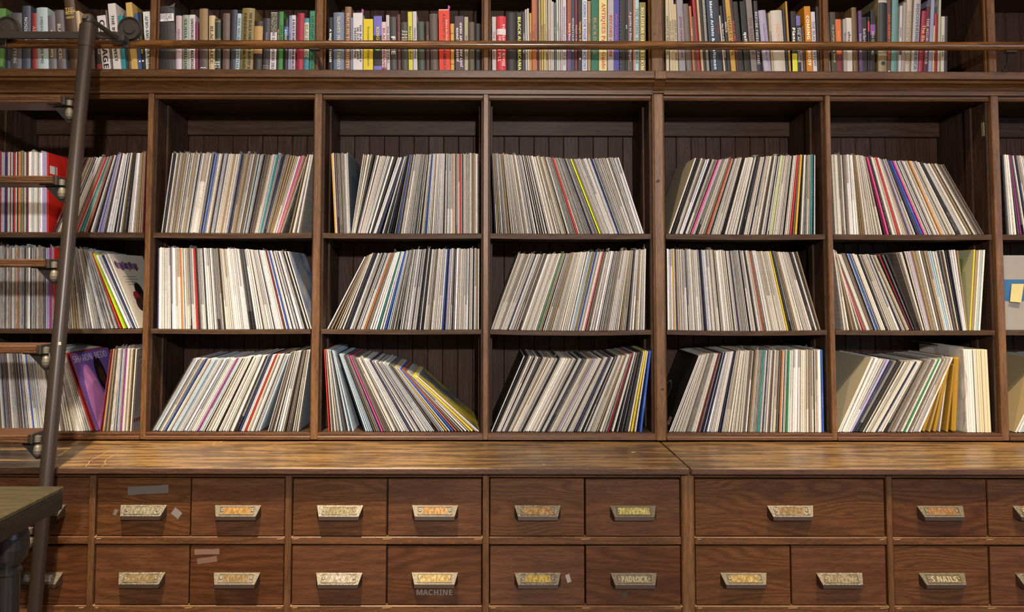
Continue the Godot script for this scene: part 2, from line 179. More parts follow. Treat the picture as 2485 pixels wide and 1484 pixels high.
# record compartments: key | bay | shelf | floor height | share of plastic sleeves | thinnest, thickest | palette | stations x:lean, groups split by ; | single coloured spines x:thickness:colour
const COMPARTMENTS := """
b1t|bay behind the ladder|top|1713|0.12|2.3,7.2|C26 W22 K16 N8 T10 B8 maroon6 lblue6 lilac5|-1952:-8.4 -1686.4:-10.1;-1664:116.2 -1564.7:107 -1476.7:63.7 -1340.5:12.7 -1316.5:4.8|-1856:5:navy -1816:7:red -1800:7:orange -1796.8:6:teal -1688.8:5:red -1575.9:5:red -1564.7:9:teal -1537.5:4:rust -1390.2:9:K
b1m|bay behind the ladder|middle|1340|0.3|2.3,7.2|G45 C14 T12 N10 W10 B6 lilac4|-1938.3:-8.4 -1645.8:-10;-1591.7:-22.4 -1518.6:-57.1 -1445.4:-91.6 -1364.2:-137.1 -1332.4:-132.2|-1790.5:4:orange -1664.9:5:purple -1652.2:4:red -1400.8:4:red -1392.9:6:lime -1373.8:7:W -1359.5:6:W -1340.4:6:navy -1332.4:4:W
b1l|bay behind the ladder|bottom|948|0.25|2.3,7.2|G26 C20 lblue12 T12 N8 W12 B5 lilac4|-1928.5:-27.5 -1794.3:-34.6 -1718.5:-43.7 -1604.9:-57.3 -1491.1:-110.2;-1458:34 -1407.4:15.1 -1353.7:12.3|-1718.5:6:blue -1699.6:7:lblue -1497.5:4:red -1486.4:4:maroon -1456.4:4:orange -1432.7:12:G -1396.3:3:blue -1383.7:4:purple -1374.2:5:W
b2t|first bay past ladder|top|1713|0.3|2.3,7.2|C36 G22 B14 N10 K7 T6 lblue5|-1242.8:35.9 -1164.3:41.2 -1082.5:46.5 -971.9:48.7 -859.6:62.3 -779.4:95.1;-744.1:66.2 -712:50.2|-1238:5:K -1132.2:5:W -1122.6:14:C -1088.9:5:navy -1080.9:6:blue -984.7:5:navy -861.2:5:teal -843.6:5:navy -792.2:4:pink -782.6:5:rust -740.9:8:C
b2m|first bay past ladder|middle|1340|0.08|2.3,7.2|W46 C16 K16 N5 G8 T4|-1249.6:-4.6 -1107.9:-19.8 -998:-30.4 -900.8:-45.8 -805.2:-69.3 -725.5:-84.8 -661.7:-97.2|-1251.2:5:navy -1155.7:5:orange -1099.9:6:red -1090.4:3:maroon -1015.5:8:K -884.9:8:K -763.8:4:maroon -747.8:4:blue -685.7:6:G
b2l|first bay past ladder|bottom|948|0|2.3,7.2|W34 lblue10 K18 C16 G8 N4 T6|-1263.6:152 -1178.2:152.4 -1088.1:148.1 -956.8:121.5 -850.8:109.3;-814.4:83.9 -751.1:61.9 -709.9:46.2|-1262:4:K -1254.1:9:lblue -1216.1:4:blue -1086.5:5:purple -1077:7:lblue -956.8:6:W -931.5:9:navy -906.2:5:red
b3t|second bay past ladder|top|1713|0|2.6,7.2|W46 C16 K14 G10 N7 B4 T3|-566:-18.4 -514.6:-14.9;-501.7:43.3 -495.3:53 -488.9:59.5 -482.5:69.3 -471.2:75.8;-464.8:75.8 -408.6:98.8 -329.9:52.3 -260.8:39.8 -198.2:19.1 -116.2:-1.4 -8.5:-0.8|-585.2:4:mustard -561.1:3:maroon -469.6:3:rust -431.1:8:K -329.9:4:blue -217.4:4:blue -106.6:3:mustard -79.2:5:red
b3m|second bay past ladder|middle|1340|0.08|2.3,7.2|W36 K20 N7 C16 G12 B4|-590:142.2 -531:108.7 -449.6:102.7 -374.7:77.4 -304.4:45.7 -211.9:30.1 -149.6:19.2 -96.9:8.3 -7.5:0.8|-590:4:W -531:9:K -449.6:4:orange -398.6:4:teal -374.7:5:blue -361.9:4:lblue -298.1:9:G -146.4:4:blue -135.3:4:lilac
b3l|second bay past ladder|bottom|948|0|2.3,7.2|W30 K18 C20 N6 G12 T6 lblue6|-580.1:-21.6 -545.3:-45.2 -500.9:-73.6;-443.9:-105 -340.9:-139.4 -266.5:-159.6 -166.6:-184.5 -42.9:-228.3 -16:-234.5|-578.5:4:red -542.1:5:lblue -499.4:5:lblue -385.3:4:navy -377.4:4:pink -336.2:9:C -272.8:7:N -203.1:7:W -139.6:5:mustard -115.9:6:blue -107.9:5:rust -38.2:7:yellow -22.3:6:C
b4t|third bay past ladder|top|1713|0.14|2.3,7.2|C38 G24 W16 B8 K8 N6|59:-15 176.4:-49.9 281:-75.3 372.7:-94.2 467.7:-113.2 570.7:-103 635.1:-96.1|165.2:5:W 340.5:7:W 372.7:6:red 466.1:6:neon 496.6:8:G 517.6:7:W 532.1:4:blue
b4m|third bay past ladder|middle|1340|0.2|2.3,7.2|C46 G16 W14 B12 K5 N4 T3|45.2:107.1 101.1:110.6 219.3:98.4 337.6:71.8 400:73.7 513.5:51.9 599.9:18.6 631.9:9.2|45.2:4:W 104.3:5:navy 220.9:4:green 337.6:7:W 350.4:5:sky 380.8:4:blue 403.2:5:pinkr 433.6:9:G 631.9:6:W
b4l|third bay past ladder|bottom|948|0|2.3,7.2|W26 C24 K24 G12 N6 T5 B3|55.4:125.5 136.3:143.5 195:143.8 302.9:147.6 360.1:135.2 437.9:116.5 490.3:96.1 542.7:70.9 584:56.7 609.4:39.3|50.6:5:K 191.8:8:C 298.2:5:lilac 360.1:8:N 491.9:3:red 503:8:C 552.2:10:K 576.1:6:yellow 587.2:5:C 601.5:8:blue
b5t|first bay past thick post|top|1713|0.08|2.3,7.2|C38 K22 W16 N6 G8 B6 T4|749.4:103.6 820.3:113.6 878.3:102.7 989.5:77.5 1076.6:60.2 1113.6:53.9 1207.2:36.7 1263.6:14.3 1307.2:6.4|749.4:5:K 754.3:5:K 801:9:C 821.9:5:pink 844.5:7:K 867:9:T 879.9:6:rust 1105.6:9:G 1134.6:6:lime2 1207.2:7:red 1228.1:8:mustard 1292.7:6:teal
b5m|first bay past thick post|middle|1340|0.06|2.3,7.2|C50 W18 K10 B8 N6 G6 T2|726.3:0 881.5:-20 1035.2:-36.9 1140.9:-59 1193.8:-63.5 1290:-87.3 1320.4:-83.9|748.7:3:mustard 876.7:6:navy 891.1:10:W 1000:6:navy 1096.1:4:rust 1192.2:4:yellow 1198.6:7:K 1296.4:8:K 1312.4:8:K
b5l|first bay past thick post|bottom|948|0.08|2.3,7.2|C50 G14 W12 N7 T9 B5 K3|739.7:116.5 771.5:100.8 836.7:88.4 933.6:60.3 1005.2:33.6 1068.8:29.2 1153.1:18.5 1232.7:7.7 1323.4:0.2|734.9:4:W 835.1:4:maroon 868.4:4:navy 1068.8:6:teal 1089.5:6:navy 1153.1:4:orange 1180.2:7:green 1213.6:12:W 1323.4:7:blue
b6t|second bay past thick post|top|1713|0.06|2.8,7.2|C48 W14 K12 N8 B8 T6 G4|1392.7:-9.3 1460.5:-12.2 1534.7:-42.7 1588:-75 1629.9:-79.7 1720.4:-116.8 1799.5:-119.7 1878.7:-142.4 1965.9:-150.2|1392.7:5:C 1588:6:pink 1602.5:8:K 1629.9:6:red 1671.9:4:lilac 1707.5:7:navy 1723.6:8:blue 1734.9:4:magenta 1799.5:6:orange2 1864.1:14:K
b6m|second bay past thick post|middle|1340|0|2.8,7.2|C36 W20 K16 N10 B8 T8 lilac2|1416.6:-36.5 1487.1:-107.4 1540:-103.9 1629.8:-113.2 1661.9:-124.4 1692.4:-109.6;1713.3:-88.4 1738.9:-68.7 1819.2:-61.8 1870.5:-45.3 1894.6:-27.4;1915.5:29.2 1941.2:29.4|1424.6:5:W 1485.5:6:rose 1540:6:blue 1576.9:7:K 1620.2:6:W 1661.9:8:spiral 1676.4:4:red 1692.4:8:K 1738.9:7:lilac 1777.4:6:W 1819.2:6:sky 1859.3:6:K 1881.8:7:W 1915.5:10:B 1931.5:6:sky 1941.2:4:W
b6l|second bay past thick post|bottom|948|0|3.2,9|C44 G18 W16 K10 T8 N4|1391.7:134.3 1439.5:158.3 1528.7:161.9 1622.6:145.1 1691.1:135.9|1387:5:C 1423.6:8:lilac 1447.5:9:K 1463.4:9:K 1630.6:5:green 1694.3:6:W
b7t|cut-off end bay|top|1713|0|2.3,7.2|C40 K20 T15 W15 N10|2064.4:-8.9 2119.4:-34.6 2200.2:-53.8 2297.2:-69.6|2064.4:6:K 2074.1:5:W 2116.1:5:purple
b7l|cut-off end bay|bottom|948|0|2.3,7.2|C40 W20 lblue10 G20|2076.7:147.4 2220.3:138.7|
"""

# spine colours of the record sleeves: name, word, number of variants, base colour, print colour
const SPINES := """
W white 20 ecebed 6a6a72
C cream 20 dcd7ce 7a6a58
G grey 14 a6a4a1 74716c
K black 14 1b1b1e b9b6ae
N navy 7 222a4c b4b9c8
B brown 10 a08b6a 5c4a34
T taupe 8 6d635c 9a9188
red red 1 b8261f 7a1512
maroon maroon 1 6a1f2e c09aa0
rust rust 1 b5542f e0b090
orange orange 1 cf7a2e 7a4012
orange2 apricot 1 c99450 a07038
mustard mustard 1 d6a732 f0d890
yellow yellow 1 e3cb2a 6a5c10
neon neon-yellow 1 d8ec1e b8cc10
lime lime 1 a9c41f 7a9010
lime2 pale-green 1 b9c98a 8a9a60
green green 1 1f7a4e 0f4a30
teal teal 1 2a8584 bfe0e0
sky sky-blue 1 8fb9d6 5a7a96
lblue powder-blue 1 a9bccb 7a90a4
blue blue 1 1f4fb0 c9d4ee
navy midnight-blue 1 1c2650 9aa6c8
purple purple 1 8a2a80 d0a0c8
lilac lilac 1 a49fc4 7a76a0
pink pink 1 d84a96 f0b0d0
pinkr salmon 1 d0606a f0c0c0
rose rose 1 b04a5e d8a0a8
magenta magenta 1 d02c90 f0a0d0
spiral comb-bound 1 cfcac2 3a3a3e
"""

class Mb:
	var v := PackedVector3Array()
	var n := PackedVector3Array()
	var t := PackedVector2Array()

	func tri(a: Vector3, b: Vector3, c: Vector3, ua: Vector2, ub: Vector2, uc: Vector2, out := Vector3.ZERO) -> void:
		var nn := (b - a).cross(c - a)
		if nn.length_squared() < 1e-20:
			return
		nn = nn.normalized()
		if out != Vector3.ZERO and nn.dot(out) < 0.0:
			var q := b
			b = c
			c = q
			var w := ub
			ub = uc
			uc = w
			nn = -nn
		v.append(a); v.append(c); v.append(b)
		t.append(ua); t.append(uc); t.append(ub)
		n.append(nn); n.append(nn); n.append(nn)

	func quad(a: Vector3, b: Vector3, c: Vector3, d: Vector3, ua := Vector2(0, 0), ub := Vector2(1, 0), uc := Vector2(1, 1), ud := Vector2(0, 1), out := Vector3.ZERO) -> void:
		tri(a, b, c, ua, ub, uc, out)
		tri(a, c, d, ua, uc, ud, out)

	func smooth(p: Array, nr: Array, u: Array) -> void:   # one quad with its own normals
		for k in [0, 2, 1, 0, 3, 2]:
			v.append(p[k]); n.append(nr[k]); t.append(u[k])

	# a board with chamfered edges; grain is the axis (0 x, 1 y, 2 z) along which the texture runs, in metres
	func board(lo: Vector3, hi: Vector3, ch := 0.002, grain := 0, off := Vector2.ZERO, xf := Transform3D.IDENTITY) -> void:
		var mid := (lo + hi) / 2.0
		var P := {}
		for k in 8:
			var s := Vector3(1 if k & 1 else -1, 1 if k & 2 else -1, 1 if k & 4 else -1)
			for ax in 3:
				var p := Vector3.ZERO
				for a in 3:
					var e: float = hi[a] if s[a] > 0 else lo[a]
					p[a] = e if a == ax else e - s[a] * ch
				P[k * 3 + ax] = p
		var put := func(idx: Array, ax: int, out: Vector3) -> void:
			var q := []
			var uvs := []
			for i in idx:
				var p: Vector3 = P[i]
				var ga := grain if grain != ax else (grain + 1) % 3
				var gb := 3 - ga - ax
				uvs.append(Vector2(p[ga], p[gb]) + off)
				q.append(xf * p)
			var o: Vector3 = xf.basis * out
			tri(q[0], q[1], q[2], uvs[0], uvs[1], uvs[2], o)
			if q.size() == 4:
				tri(q[0], q[2], q[3], uvs[0], uvs[2], uvs[3], o)
		for ax in 3:
			var b := 1 << ((ax + 1) % 3)
			var c := 1 << ((ax + 2) % 3)
			for s in 2:
				var k: int = (1 << ax) if s else 0
				var o := Vector3.ZERO
				o[ax] = 1.0 if s else -1.0
				put.call([k * 3 + ax, (k | b) * 3 + ax, (k | b | c) * 3 + ax, (k | c) * 3 + ax], ax, o)
			if ch <= 0.0:
				continue
			# the four edges that run along ax
			for sb in 2:
				for sc in 2:
					var k0: int = (b if sb else 0) | (c if sc else 0)
					var k1 := k0 | (1 << ax)
					var ab := (ax + 1) % 3
					var ac := (ax + 2) % 3
					var o := Vector3.ZERO
					o[ab] = 1.0 if sb else -1.0
					o[ac] = 1.0 if sc else -1.0
					put.call([k0 * 3 + ab, k1 * 3 + ab, k1 * 3 + ac, k0 * 3 + ac], ab, o)
		if ch > 0.0:
			for k in 8:
				put.call([k * 3, k * 3 + 1, k * 3 + 2], 0, P[k * 3] - mid)

	# a profile in (z, y) run along x
	func run_x(prof: Array, x0: float, x1: float, off := Vector2.ZERO) -> void:
		var c := Vector2.ZERO
		for p in prof:
			c += p
		c /= prof.size()
		var s := 0.0
		for i in prof.size():
			var a: Vector2 = prof[i]
			var b: Vector2 = prof[(i + 1) % prof.size()]
			var l := a.distance_to(b)
			var e := b - a
			var o2 := Vector2(e.y, -e.x)
			if Geometry2D.is_polygon_clockwise(PackedVector2Array(prof)):
				o2 = -o2
			quad(Vector3(x0, a.y, a.x), Vector3(x1, a.y, a.x), Vector3(x1, b.y, b.x), Vector3(x0, b.y, b.x), Vector2(x0, s) + off, Vector2(x1, s) + off, Vector2(x1, s + l) + off, Vector2(x0, s + l) + off, Vector3(0, o2.y, o2.x))
			s += l
		var idx := Geometry2D.triangulate_polygon(PackedVector2Array(prof))
		for k in range(0, idx.size(), 3):
			for e in 2:
				var x: float = x1 if e else x0
				var q := []
				for j in 3:
					q.append(prof[idx[k + j]])
				tri(Vector3(x, q[0].y, q[0].x), Vector3(x, q[1].y, q[1].x), Vector3(x, q[2].y, q[2].x), q[0], q[1], q[2], Vector3(1 if e else -1, 0, 0))

	# a profile in (x, z) run along y
	func run_y(prof: Array, y0: float, y1: float, caps := true, uvx := 1.0) -> void:
		var pk := PackedVector2Array(prof)
		var cw := Geometry2D.is_polygon_clockwise(pk)
		var s := 0.0
		for i in prof.size():
			var a: Vector2 = prof[i]
			var b: Vector2 = prof[(i + 1) % prof.size()]
			var e := b - a
			var o2 := Vector2(e.y, -e.x) * (-1.0 if cw else 1.0)
			var l := e.length() * uvx
			quad(Vector3(a.x, y0, a.y), Vector3(b.x, y0, b.y), Vector3(b.x, y1, b.y), Vector3(a.x, y1, a.y), Vector2(y0, s), Vector2(y0, s + l), Vector2(y1, s + l), Vector2(y1, s), Vector3(o2.x, 0, o2.y))
			s += l
		if caps:
			var idx := Geometry2D.triangulate_polygon(pk)
			for k in range(0, idx.size(), 3):
				for e in 2:
					var y: float = y1 if e else y0
					var q := []
					for j in 3:
						q.append(Vector3(prof[idx[k + j]].x, y, prof[idx[k + j]].y))
					tri(q[0], q[1], q[2], Vector2(q[0].x, q[0].z), Vector2(q[1].x, q[1].z), Vector2(q[2].x, q[2].z), Vector3(0, 1 if e else -1, 0))

	# round bar through points with radii
	func tube(pts: Array, rad: Array, seg := 16, caps := true) -> void:
		var rings := []
		var dist := 0.0
		var ds := []
		for i in pts.size():
			var d: Vector3 = (pts[mini(i + 1, pts.size() - 1)] - pts[maxi(i - 1, 0)]).normalized()
			var up := Vector3.UP if absf(d.y) < 0.9 else Vector3.BACK
			var a := up.cross(d).normalized()
			var b := d.cross(a)
			var ring := []
			for k in seg + 1:
				var th := TAU * k / seg
				ring.append([a * cos(th) + b * sin(th), pts[i] + (a * cos(th) + b * sin(th)) * rad[i]])
			rings.append(ring)
			if i:
				dist += pts[i].distance_to(pts[i - 1])
			ds.append(dist)
		for i in pts.size() - 1:
			for k in seg:
				var r0 = rings[i]
				var r1 = rings[i + 1]
				var c := 0.1 / seg
				smooth([r0[k][1], r0[k + 1][1], r1[k + 1][1], r1[k][1]], [r0[k][0], r0[k + 1][0], r1[k + 1][0], r1[k][0]], [Vector2(ds[i], k * c), Vector2(ds[i], (k + 1) * c), Vector2(ds[i + 1], (k + 1) * c), Vector2(ds[i + 1], k * c)])
		if caps:
			for e in 2:
				var i := 0 if e == 0 else pts.size() - 1
				var d: Vector3 = (pts[0] - pts[1]) if e == 0 else (pts[i] - pts[i - 1])
				for k in seg:
					tri(pts[i], rings[i][k][1], rings[i][k + 1][1], Vector2.ZERO, Vector2(0.01, 0), Vector2(0, 0.01), d)

	# a turned shape about the y axis: points (radius, y)
	func lathe(prof: Array, seg := 24, at := Vector3.ZERO, basis := Basis.IDENTITY) -> void:
		var s := 0.0
		for i in prof.size() - 1:
			var a: Vector2 = prof[i]
			var b: Vector2 = prof[i + 1]
			var l := a.distance_to(b)
			var nn := Vector2(b.y - a.y, a.x - b.x).normalized()
			for k in seg:
				var t0 := TAU * k / seg
				var t1 := TAU * (k + 1) / seg
				var d0 := Vector3(cos(t0), 0, sin(t0))
				var d1 := Vector3(cos(t1), 0, sin(t1))
				var p := [at + basis * (d0 * a.x + Vector3.UP * a.y), at + basis * (d1 * a.x + Vector3.UP * a.y), at + basis * (d1 * b.x + Vector3.UP * b.y), at + basis * (d0 * b.x + Vector3.UP * b.y)]
				var n0 := basis * (d0 * nn.x + Vector3.UP * nn.y)
				var n1 := basis * (d1 * nn.x + Vector3.UP * nn.y)
				smooth([p[1], p[0], p[3], p[2]], [n1, n0, n0, n1], [Vector2(s, k * 0.02 + 0.02), Vector2(s, k * 0.02), Vector2(s + l, k * 0.02), Vector2(s + l, k * 0.02 + 0.02)])
			s += l

	func mesh(m: Material) -> ArrayMesh:
		var a := []
		a.resize(Mesh.ARRAY_MAX)
		a[Mesh.ARRAY_VERTEX] = v
		a[Mesh.ARRAY_NORMAL] = n
		a[Mesh.ARRAY_TEX_UV] = t
		var am := ArrayMesh.new()
		am.add_surface_from_arrays(Mesh.PRIMITIVE_TRIANGLES, a)
		am.surface_set_material(0, m)
		return am


var M := {}
var taken := {}
var cache := {}
var rng := RandomNumberGenerator.new()


func numbered(called: String) -> String:
	var k: int = taken.get(called, 0)
	taken[called] = k + 1
	return called if k == 0 else "%s_%03d" % [called, k]


func obj(called: String, mb: Mb, m: Material, parent: Node = null) -> MeshInstance3D:
	var o := MeshInstance3D.new()
	o.mesh = mb.mesh(m)
	o.name = called if parent else numbered(called)
	(parent if parent else self).add_child(o, true)
	return o


func thing(called: String, label: String, category: String, at := Vector3.ZERO, group := "") -> Node3D:
	var o := Node3D.new()
	o.name = numbered(called)
	o.position = at
	add_child(o, true)
	return tag(o, label, category, group)


func tag(o: Node3D, label: String, category: String, group := "") -> Node3D:
	o.set_meta("label", label)
	o.set_meta("category", category)
	if group:
		o.set_meta("group", group)
	return o


func struct(called: String, mb: Mb, m: Material) -> MeshInstance3D:
	var o := obj(called, mb, m)
	o.set_meta("kind", "structure")
	return o


func hexc(s: String, gain := 1.0) -> Color:
	var c := Color.html(s)
	return Color(minf(c.r * gain, 0.97), minf(c.g * gain, 0.97), minf(c.b * gain, 0.97))


func rnd_off() -> Vector2:
	return Vector2(rng.randf() * 3.0, rng.randf() * 3.0)


# ---------------------------------------------------------------- textures
func noise(sd: int, freq: float, oct := 3) -> FastNoiseLite:
	var q := FastNoiseLite.new()
	q.seed = sd
	q.noise_type = FastNoiseLite.TYPE_SIMPLEX
	q.frequency = freq
	q.fractal_octaves = oct
	return q


func wood_image(sd: int, w: int, h: int, rings: float, warp: float, dark: float, pores: float, x0 := 0, full := 0) -> Image:
	var big := noise(sd, 1.0, 2)
	var fine := noise(sd + 7, 1.0, 2)
	var im := Image.create(w, h, false, Image.FORMAT_RGB8)
	for y in h:
		var vv := float(y) / h
		for x in w:
			var u := float(x + x0) / (full if full else w)
			var wob := big.get_noise_2d(u * 1.7, vv * 2.2)
			var r := sin((vv * rings + wob * warp) * TAU)
			r = pow(0.5 + 0.5 * r, 1.6)
			var p := fine.get_noise_2d(u * 26.0, vv * 210.0)
			var q := big.get_noise_2d(u * 5.0 + 40.0, vv * 34.0)
			var val := 0.86 + 0.10 * q - dark * r * (0.6 + 0.4 * q)
			if p > 0.18:
				val -= pores * minf((p - 0.18) * 3.0, 1.0)
			val = clampf(val, 0.2, 1.0)
			im.set_pixel(x, y, Color(val, val * (0.985 - 0.03 * r), val * (0.97 - 0.06 * r)))
	return im if full else seamless(im, wood_image(sd, w / 8, h, rings, warp, dark, pores, -w / 8, w))


# old varnish on the counter: bare, rubbed patches and scratches where it is worn through
func worn_image(sd: int, w: int, h: int, x0 := 0, full := 0) -> Image:
	var im := wood_image(sd, w, h, 5.0, 1.6, 0.08, 0.14, x0, full)
	var a := noise(sd + 1, 1.0, 4)
	var b := noise(sd + 2, 1.0, 2)
	var bare := Color(0.92, 0.83, 0.67)
	for y in h:
		var vv := float(y) / h
		for x in w:
			var u := float(x + x0) / (full if full else w)
			var k := a.get_noise_2d(u * 3.2, vv * 9.0) * 0.95 + b.get_noise_2d(u * 26.0, vv * 130.0) * 0.55 + 0.05
			var amt := clampf(0.3 + k * 1.5, 0.0, 0.8)
			im.set_pixel(x, y, (im.get_pixel(x, y) * Color(0.62, 0.57, 0.53)).lerp(bare, amt))
	if full:
		return im
	seamless(im, worn_image(sd, w / 8, h, -w / 8, w))
	var g := RandomNumberGenerator.new()
	g.seed = sd
	for i in 260:
		var p := Vector2(g.randf() * w, g.randf() * h)
		var d := Vector2.from_angle(g.randf_range(-0.9, 0.9)) * 0.7
		for s in g.randi_range(6, 40):
			p += d
			d = d.rotated(g.randf_range(-0.05, 0.05))
			var px := posmod(int(p.x), w)
			var py := posmod(int(p.y), h)
			im.set_pixel(px, py, im.get_pixel(px, py).lerp(Color(1, 0.9, 0.68), 0.55))
	return im


# rails and counter edge: chips and dents along the edges down to pale raw wood
func chipped_image(sd: int, w: int, h: int) -> Image:
	var im := wood_image(sd, w, h, 5.0, 0.8, 0.26, 0.20)
	var a := noise(sd + 3, 1.0, 3)
	for y in h:
		for x in w:
			var k := a.get_noise_2d(x * 0.021, y * 0.06)
			if k > 0.43:
				im.set_pixel(x, y, im.get_pixel(x, y).lerp(Color(1.0, 0.84, 0.58), clampf((k - 0.43) * 14.0, 0.0, 0.9)))
	return im


# the last eighth of the length is blended into what runs up to the start, so that a repeat shows no seam
func seamless(im: Image, lead: Image) -> Image:
	var w := im.get_width()
	var n := lead.get_width()
	for x in n:
		var k := smoothstep(0.0, 1.0, float(x) / (n - 1))
		for y in im.get_height():
			im.set_pixel(w - n + x, y, im.get_pixel(w - n + x, y).lerp(lead.get_pixel(x, y), k))
	return im


func spine_image() -> Image:
	var rows := SPINES.strip_edges().split("\n")
	var cols := 0
	for r in rows:
		cols += int(r.split(" ")[2])
	var cw := 12
	var h := 1024
	var im := Image.create(cols * cw, h, false, Image.FORMAT_RGB8)
	var g := RandomNumberGenerator.new()
	g.seed = 77
	var nz := noise(5, 1.0, 3)
	var col := 0
	for r in rows:
		var f := r.split(" ")
		M["col_" + f[0]] = [col, int(f[2]), f[1]]
		var base := Color.html(f[3])
		var ink := Color.html(f[4])
		for k in int(f[2]):
			var tone := g.randf_range(0.84, 1.06) if int(f[2]) > 1 else 1.0
			var b := Color(base.r * tone, base.g * tone, base.b * tone * g.randf_range(0.96, 1.02))
			var alt := b
			var cut := 2.0
			if int(f[2]) > 1 and g.randf() < 0.22:
				cut = g.randf_range(0.1, 0.9)
				alt = b.lerp(ink, g.randf_range(0.15, 0.6))
			var y0 := g.randf_range(0.03, 0.5)
			var y1 := y0 + g.randf_range(0.15, 0.5)
			var worded := g.randf() < 0.55
			var cell := g.randi_range(7, 13)
			var bits := 0
			for y in h:
				var vv := float(y) / h
				if y % cell == 0:
					bits = g.randi() if g.randf() > 0.16 else 0
				for x in cw:
					var q := nz.get_noise_2d(col * 31.0 + x * (0.5 if f[0] == "G" else 0.22), y * (0.006 if f[0] == "G" else 0.02))
					var c := alt if vv > cut else b
					c = c * (1.0 + q * (0.26 if f[0] == "G" else 0.07))
					if f[0] == "spiral":
						c = ink if (y / 6) % 2 == 0 and x > 2 and x < 9 else b
					elif worded and vv > y0 and vv < y1 and x > 2 and x < 9 and y % cell > 1:
						if (bits >> ((y % cell) / 2 * 3 + (x - 3) / 2)) & 1:
							c = c.lerp(ink, 0.42)
					var wear := nz.get_noise_2d(col * 17.0 + x * 0.9 + 300.0, y * 0.09)
					if wear > 0.5:
						c = c.lerp(Color(0.78, 0.75, 0.70) if b.get_luminance() < 0.4 else Color(0.6, 0.56, 0.5), 0.3)
					im.set_pixel(col * cw + x, y, Color(clampf(c.r, 0, 1), clampf(c.g, 0, 1), clampf(c.b, 0, 1)))
			col += 1
	M.columns = cols
	return im


func std(c: Color, rough := 0.6, metal := 0.0, tex: Texture2D = null, scale := Vector3.ONE) -> StandardMaterial3D:
	var m := StandardMaterial3D.new()
	m.albedo_color = c
	m.roughness = rough
	m.metallic = metal
	if tex:
		m.albedo_texture = tex
		m.uv1_scale = scale
	return m


func wood(c: String, tex: Texture2D, rough := 0.45, scale := Vector3(1.0 / 1.6, 1.0 / 0.4, 1)) -> StandardMaterial3D:
	var m := std(Color.html(c), rough, 0.0, tex, scale)
	m.heightmap_enabled = true
	m.heightmap_texture = tex
	m.heightmap_scale = 0.008
	return m


func dull(m: StandardMaterial3D) -> StandardMaterial3D:
	m.metallic_specular = 0.3
	return m


func plain(c: Color, rough := 0.55) -> StandardMaterial3D:
	var k := "%s %.2f" % [c.to_html(), rough]
	if not cache.has(k):
		cache[k] = std(c, rough)
	return cache[k]


func make_materials() -> void:
	var oak := ImageTexture.create_from_image(wood_image(11, 1024, 512, 7.0, 1.2, 0.15, 0.20))
	var cath := ImageTexture.create_from_image(wood_image(23, 1024, 512, 15.0, 2.4, 0.24, 0.18))
	var worn := ImageTexture.create_from_image(worn_image(31, 1024, 512))
	var chip := ImageTexture.create_from_image(chipped_image(41, 1024, 256))
	M.stile = wood("86603a", oak, 0.42)
	M.cornice = wood("76512d", oak, 0.42)
	M.frieze = wood("66411b", cath, 0.4)
	M.shaded_inner = dull(wood("4c392d", oak, 0.5))  # darker copy of the stile oak; shade inside the bays is painted in
	M.plank = dull(wood("493329", oak, 0.55, Vector3(1.0 / 1.1, 1.0 / 0.22, 1)))
	M.plank_b = dull(wood("503a2e", cath, 0.5, Vector3(1.0 / 1.3, 1.0 / 0.3, 1)))
	M.shelf = dull(wood("5f4a3a", oak, 0.5))
	M.drawer = wood("6c4524", cath, 0.38, Vector3(1.0 / 1.2, 1.0 / 0.34, 1))
	M.drawer_b = wood("6a4429", oak, 0.38)
	M.case = wood("6d4a2a", oak, 0.42)
	M.rail = wood("704b2b", chip, 0.45, Vector3(1.0 / 0.9, 1.0 / 0.12, 1))
	M.worktop = wood("b09a76", worn, 0.36, Vector3(1.0 / 1.5, 1.0 / 0.45, 1))
	M.edge = wood("5f4436", chip, 0.42, Vector3(1.0 / 0.5, 1.0 / 0.07, 1))
	M.tread = wood("6e4e36", chip, 0.45, Vector3(1.0 / 0.6, 1.0 / 0.1, 1))
	M.pole = wood("86643f", worn, 0.22, Vector3(1.0 / 1.9, 1.0 / 0.25, 1))
	M.table = wood("575038", oak, 0.5)
	M.table_leg = wood("2f2d2d", oak, 0.35)
	M.tube = std(Color.html("3a322c"), 0.34, 0.3)
	M.iron = std(Color.html("3a3633"), 0.5, 0.4)
	M.brass = std(Color.html("9a917a"), 0.48, 0.55)
	M.bare = std(Color.html("b89662"), 0.75)
	M.shaded_bronze = std(Color.html("35251b"), 0.5, 0.3)  # lip and sides of the pulls: bronze darkened to carry their shade
	M.screw = std(Color.html("7d7668"), 0.4, 0.7)
	M.shade_fill = std(Color.html("2c1d14"), 0.8)
	M.spines = std(Color.WHITE, 0.62, 0.0, ImageTexture.create_from_image(spine_image()))
	M.pages = std(Color.html("c9bfa6"), 0.85)
	var pl := StandardMaterial3D.new()
	pl.albedo_color = Color(0.82, 0.80, 0.77, 0.42)
	pl.transparency = BaseMaterial3D.TRANSPARENCY_ALPHA
	pl.roughness = 0.3
	M.film = pl
	M.plaster = std(Color.html("6b5a48"), 0.9)
	M.ceiling = std(Color.html("8a8072"), 0.9)
	M.floor = wood("5e4a38", oak, 0.4)


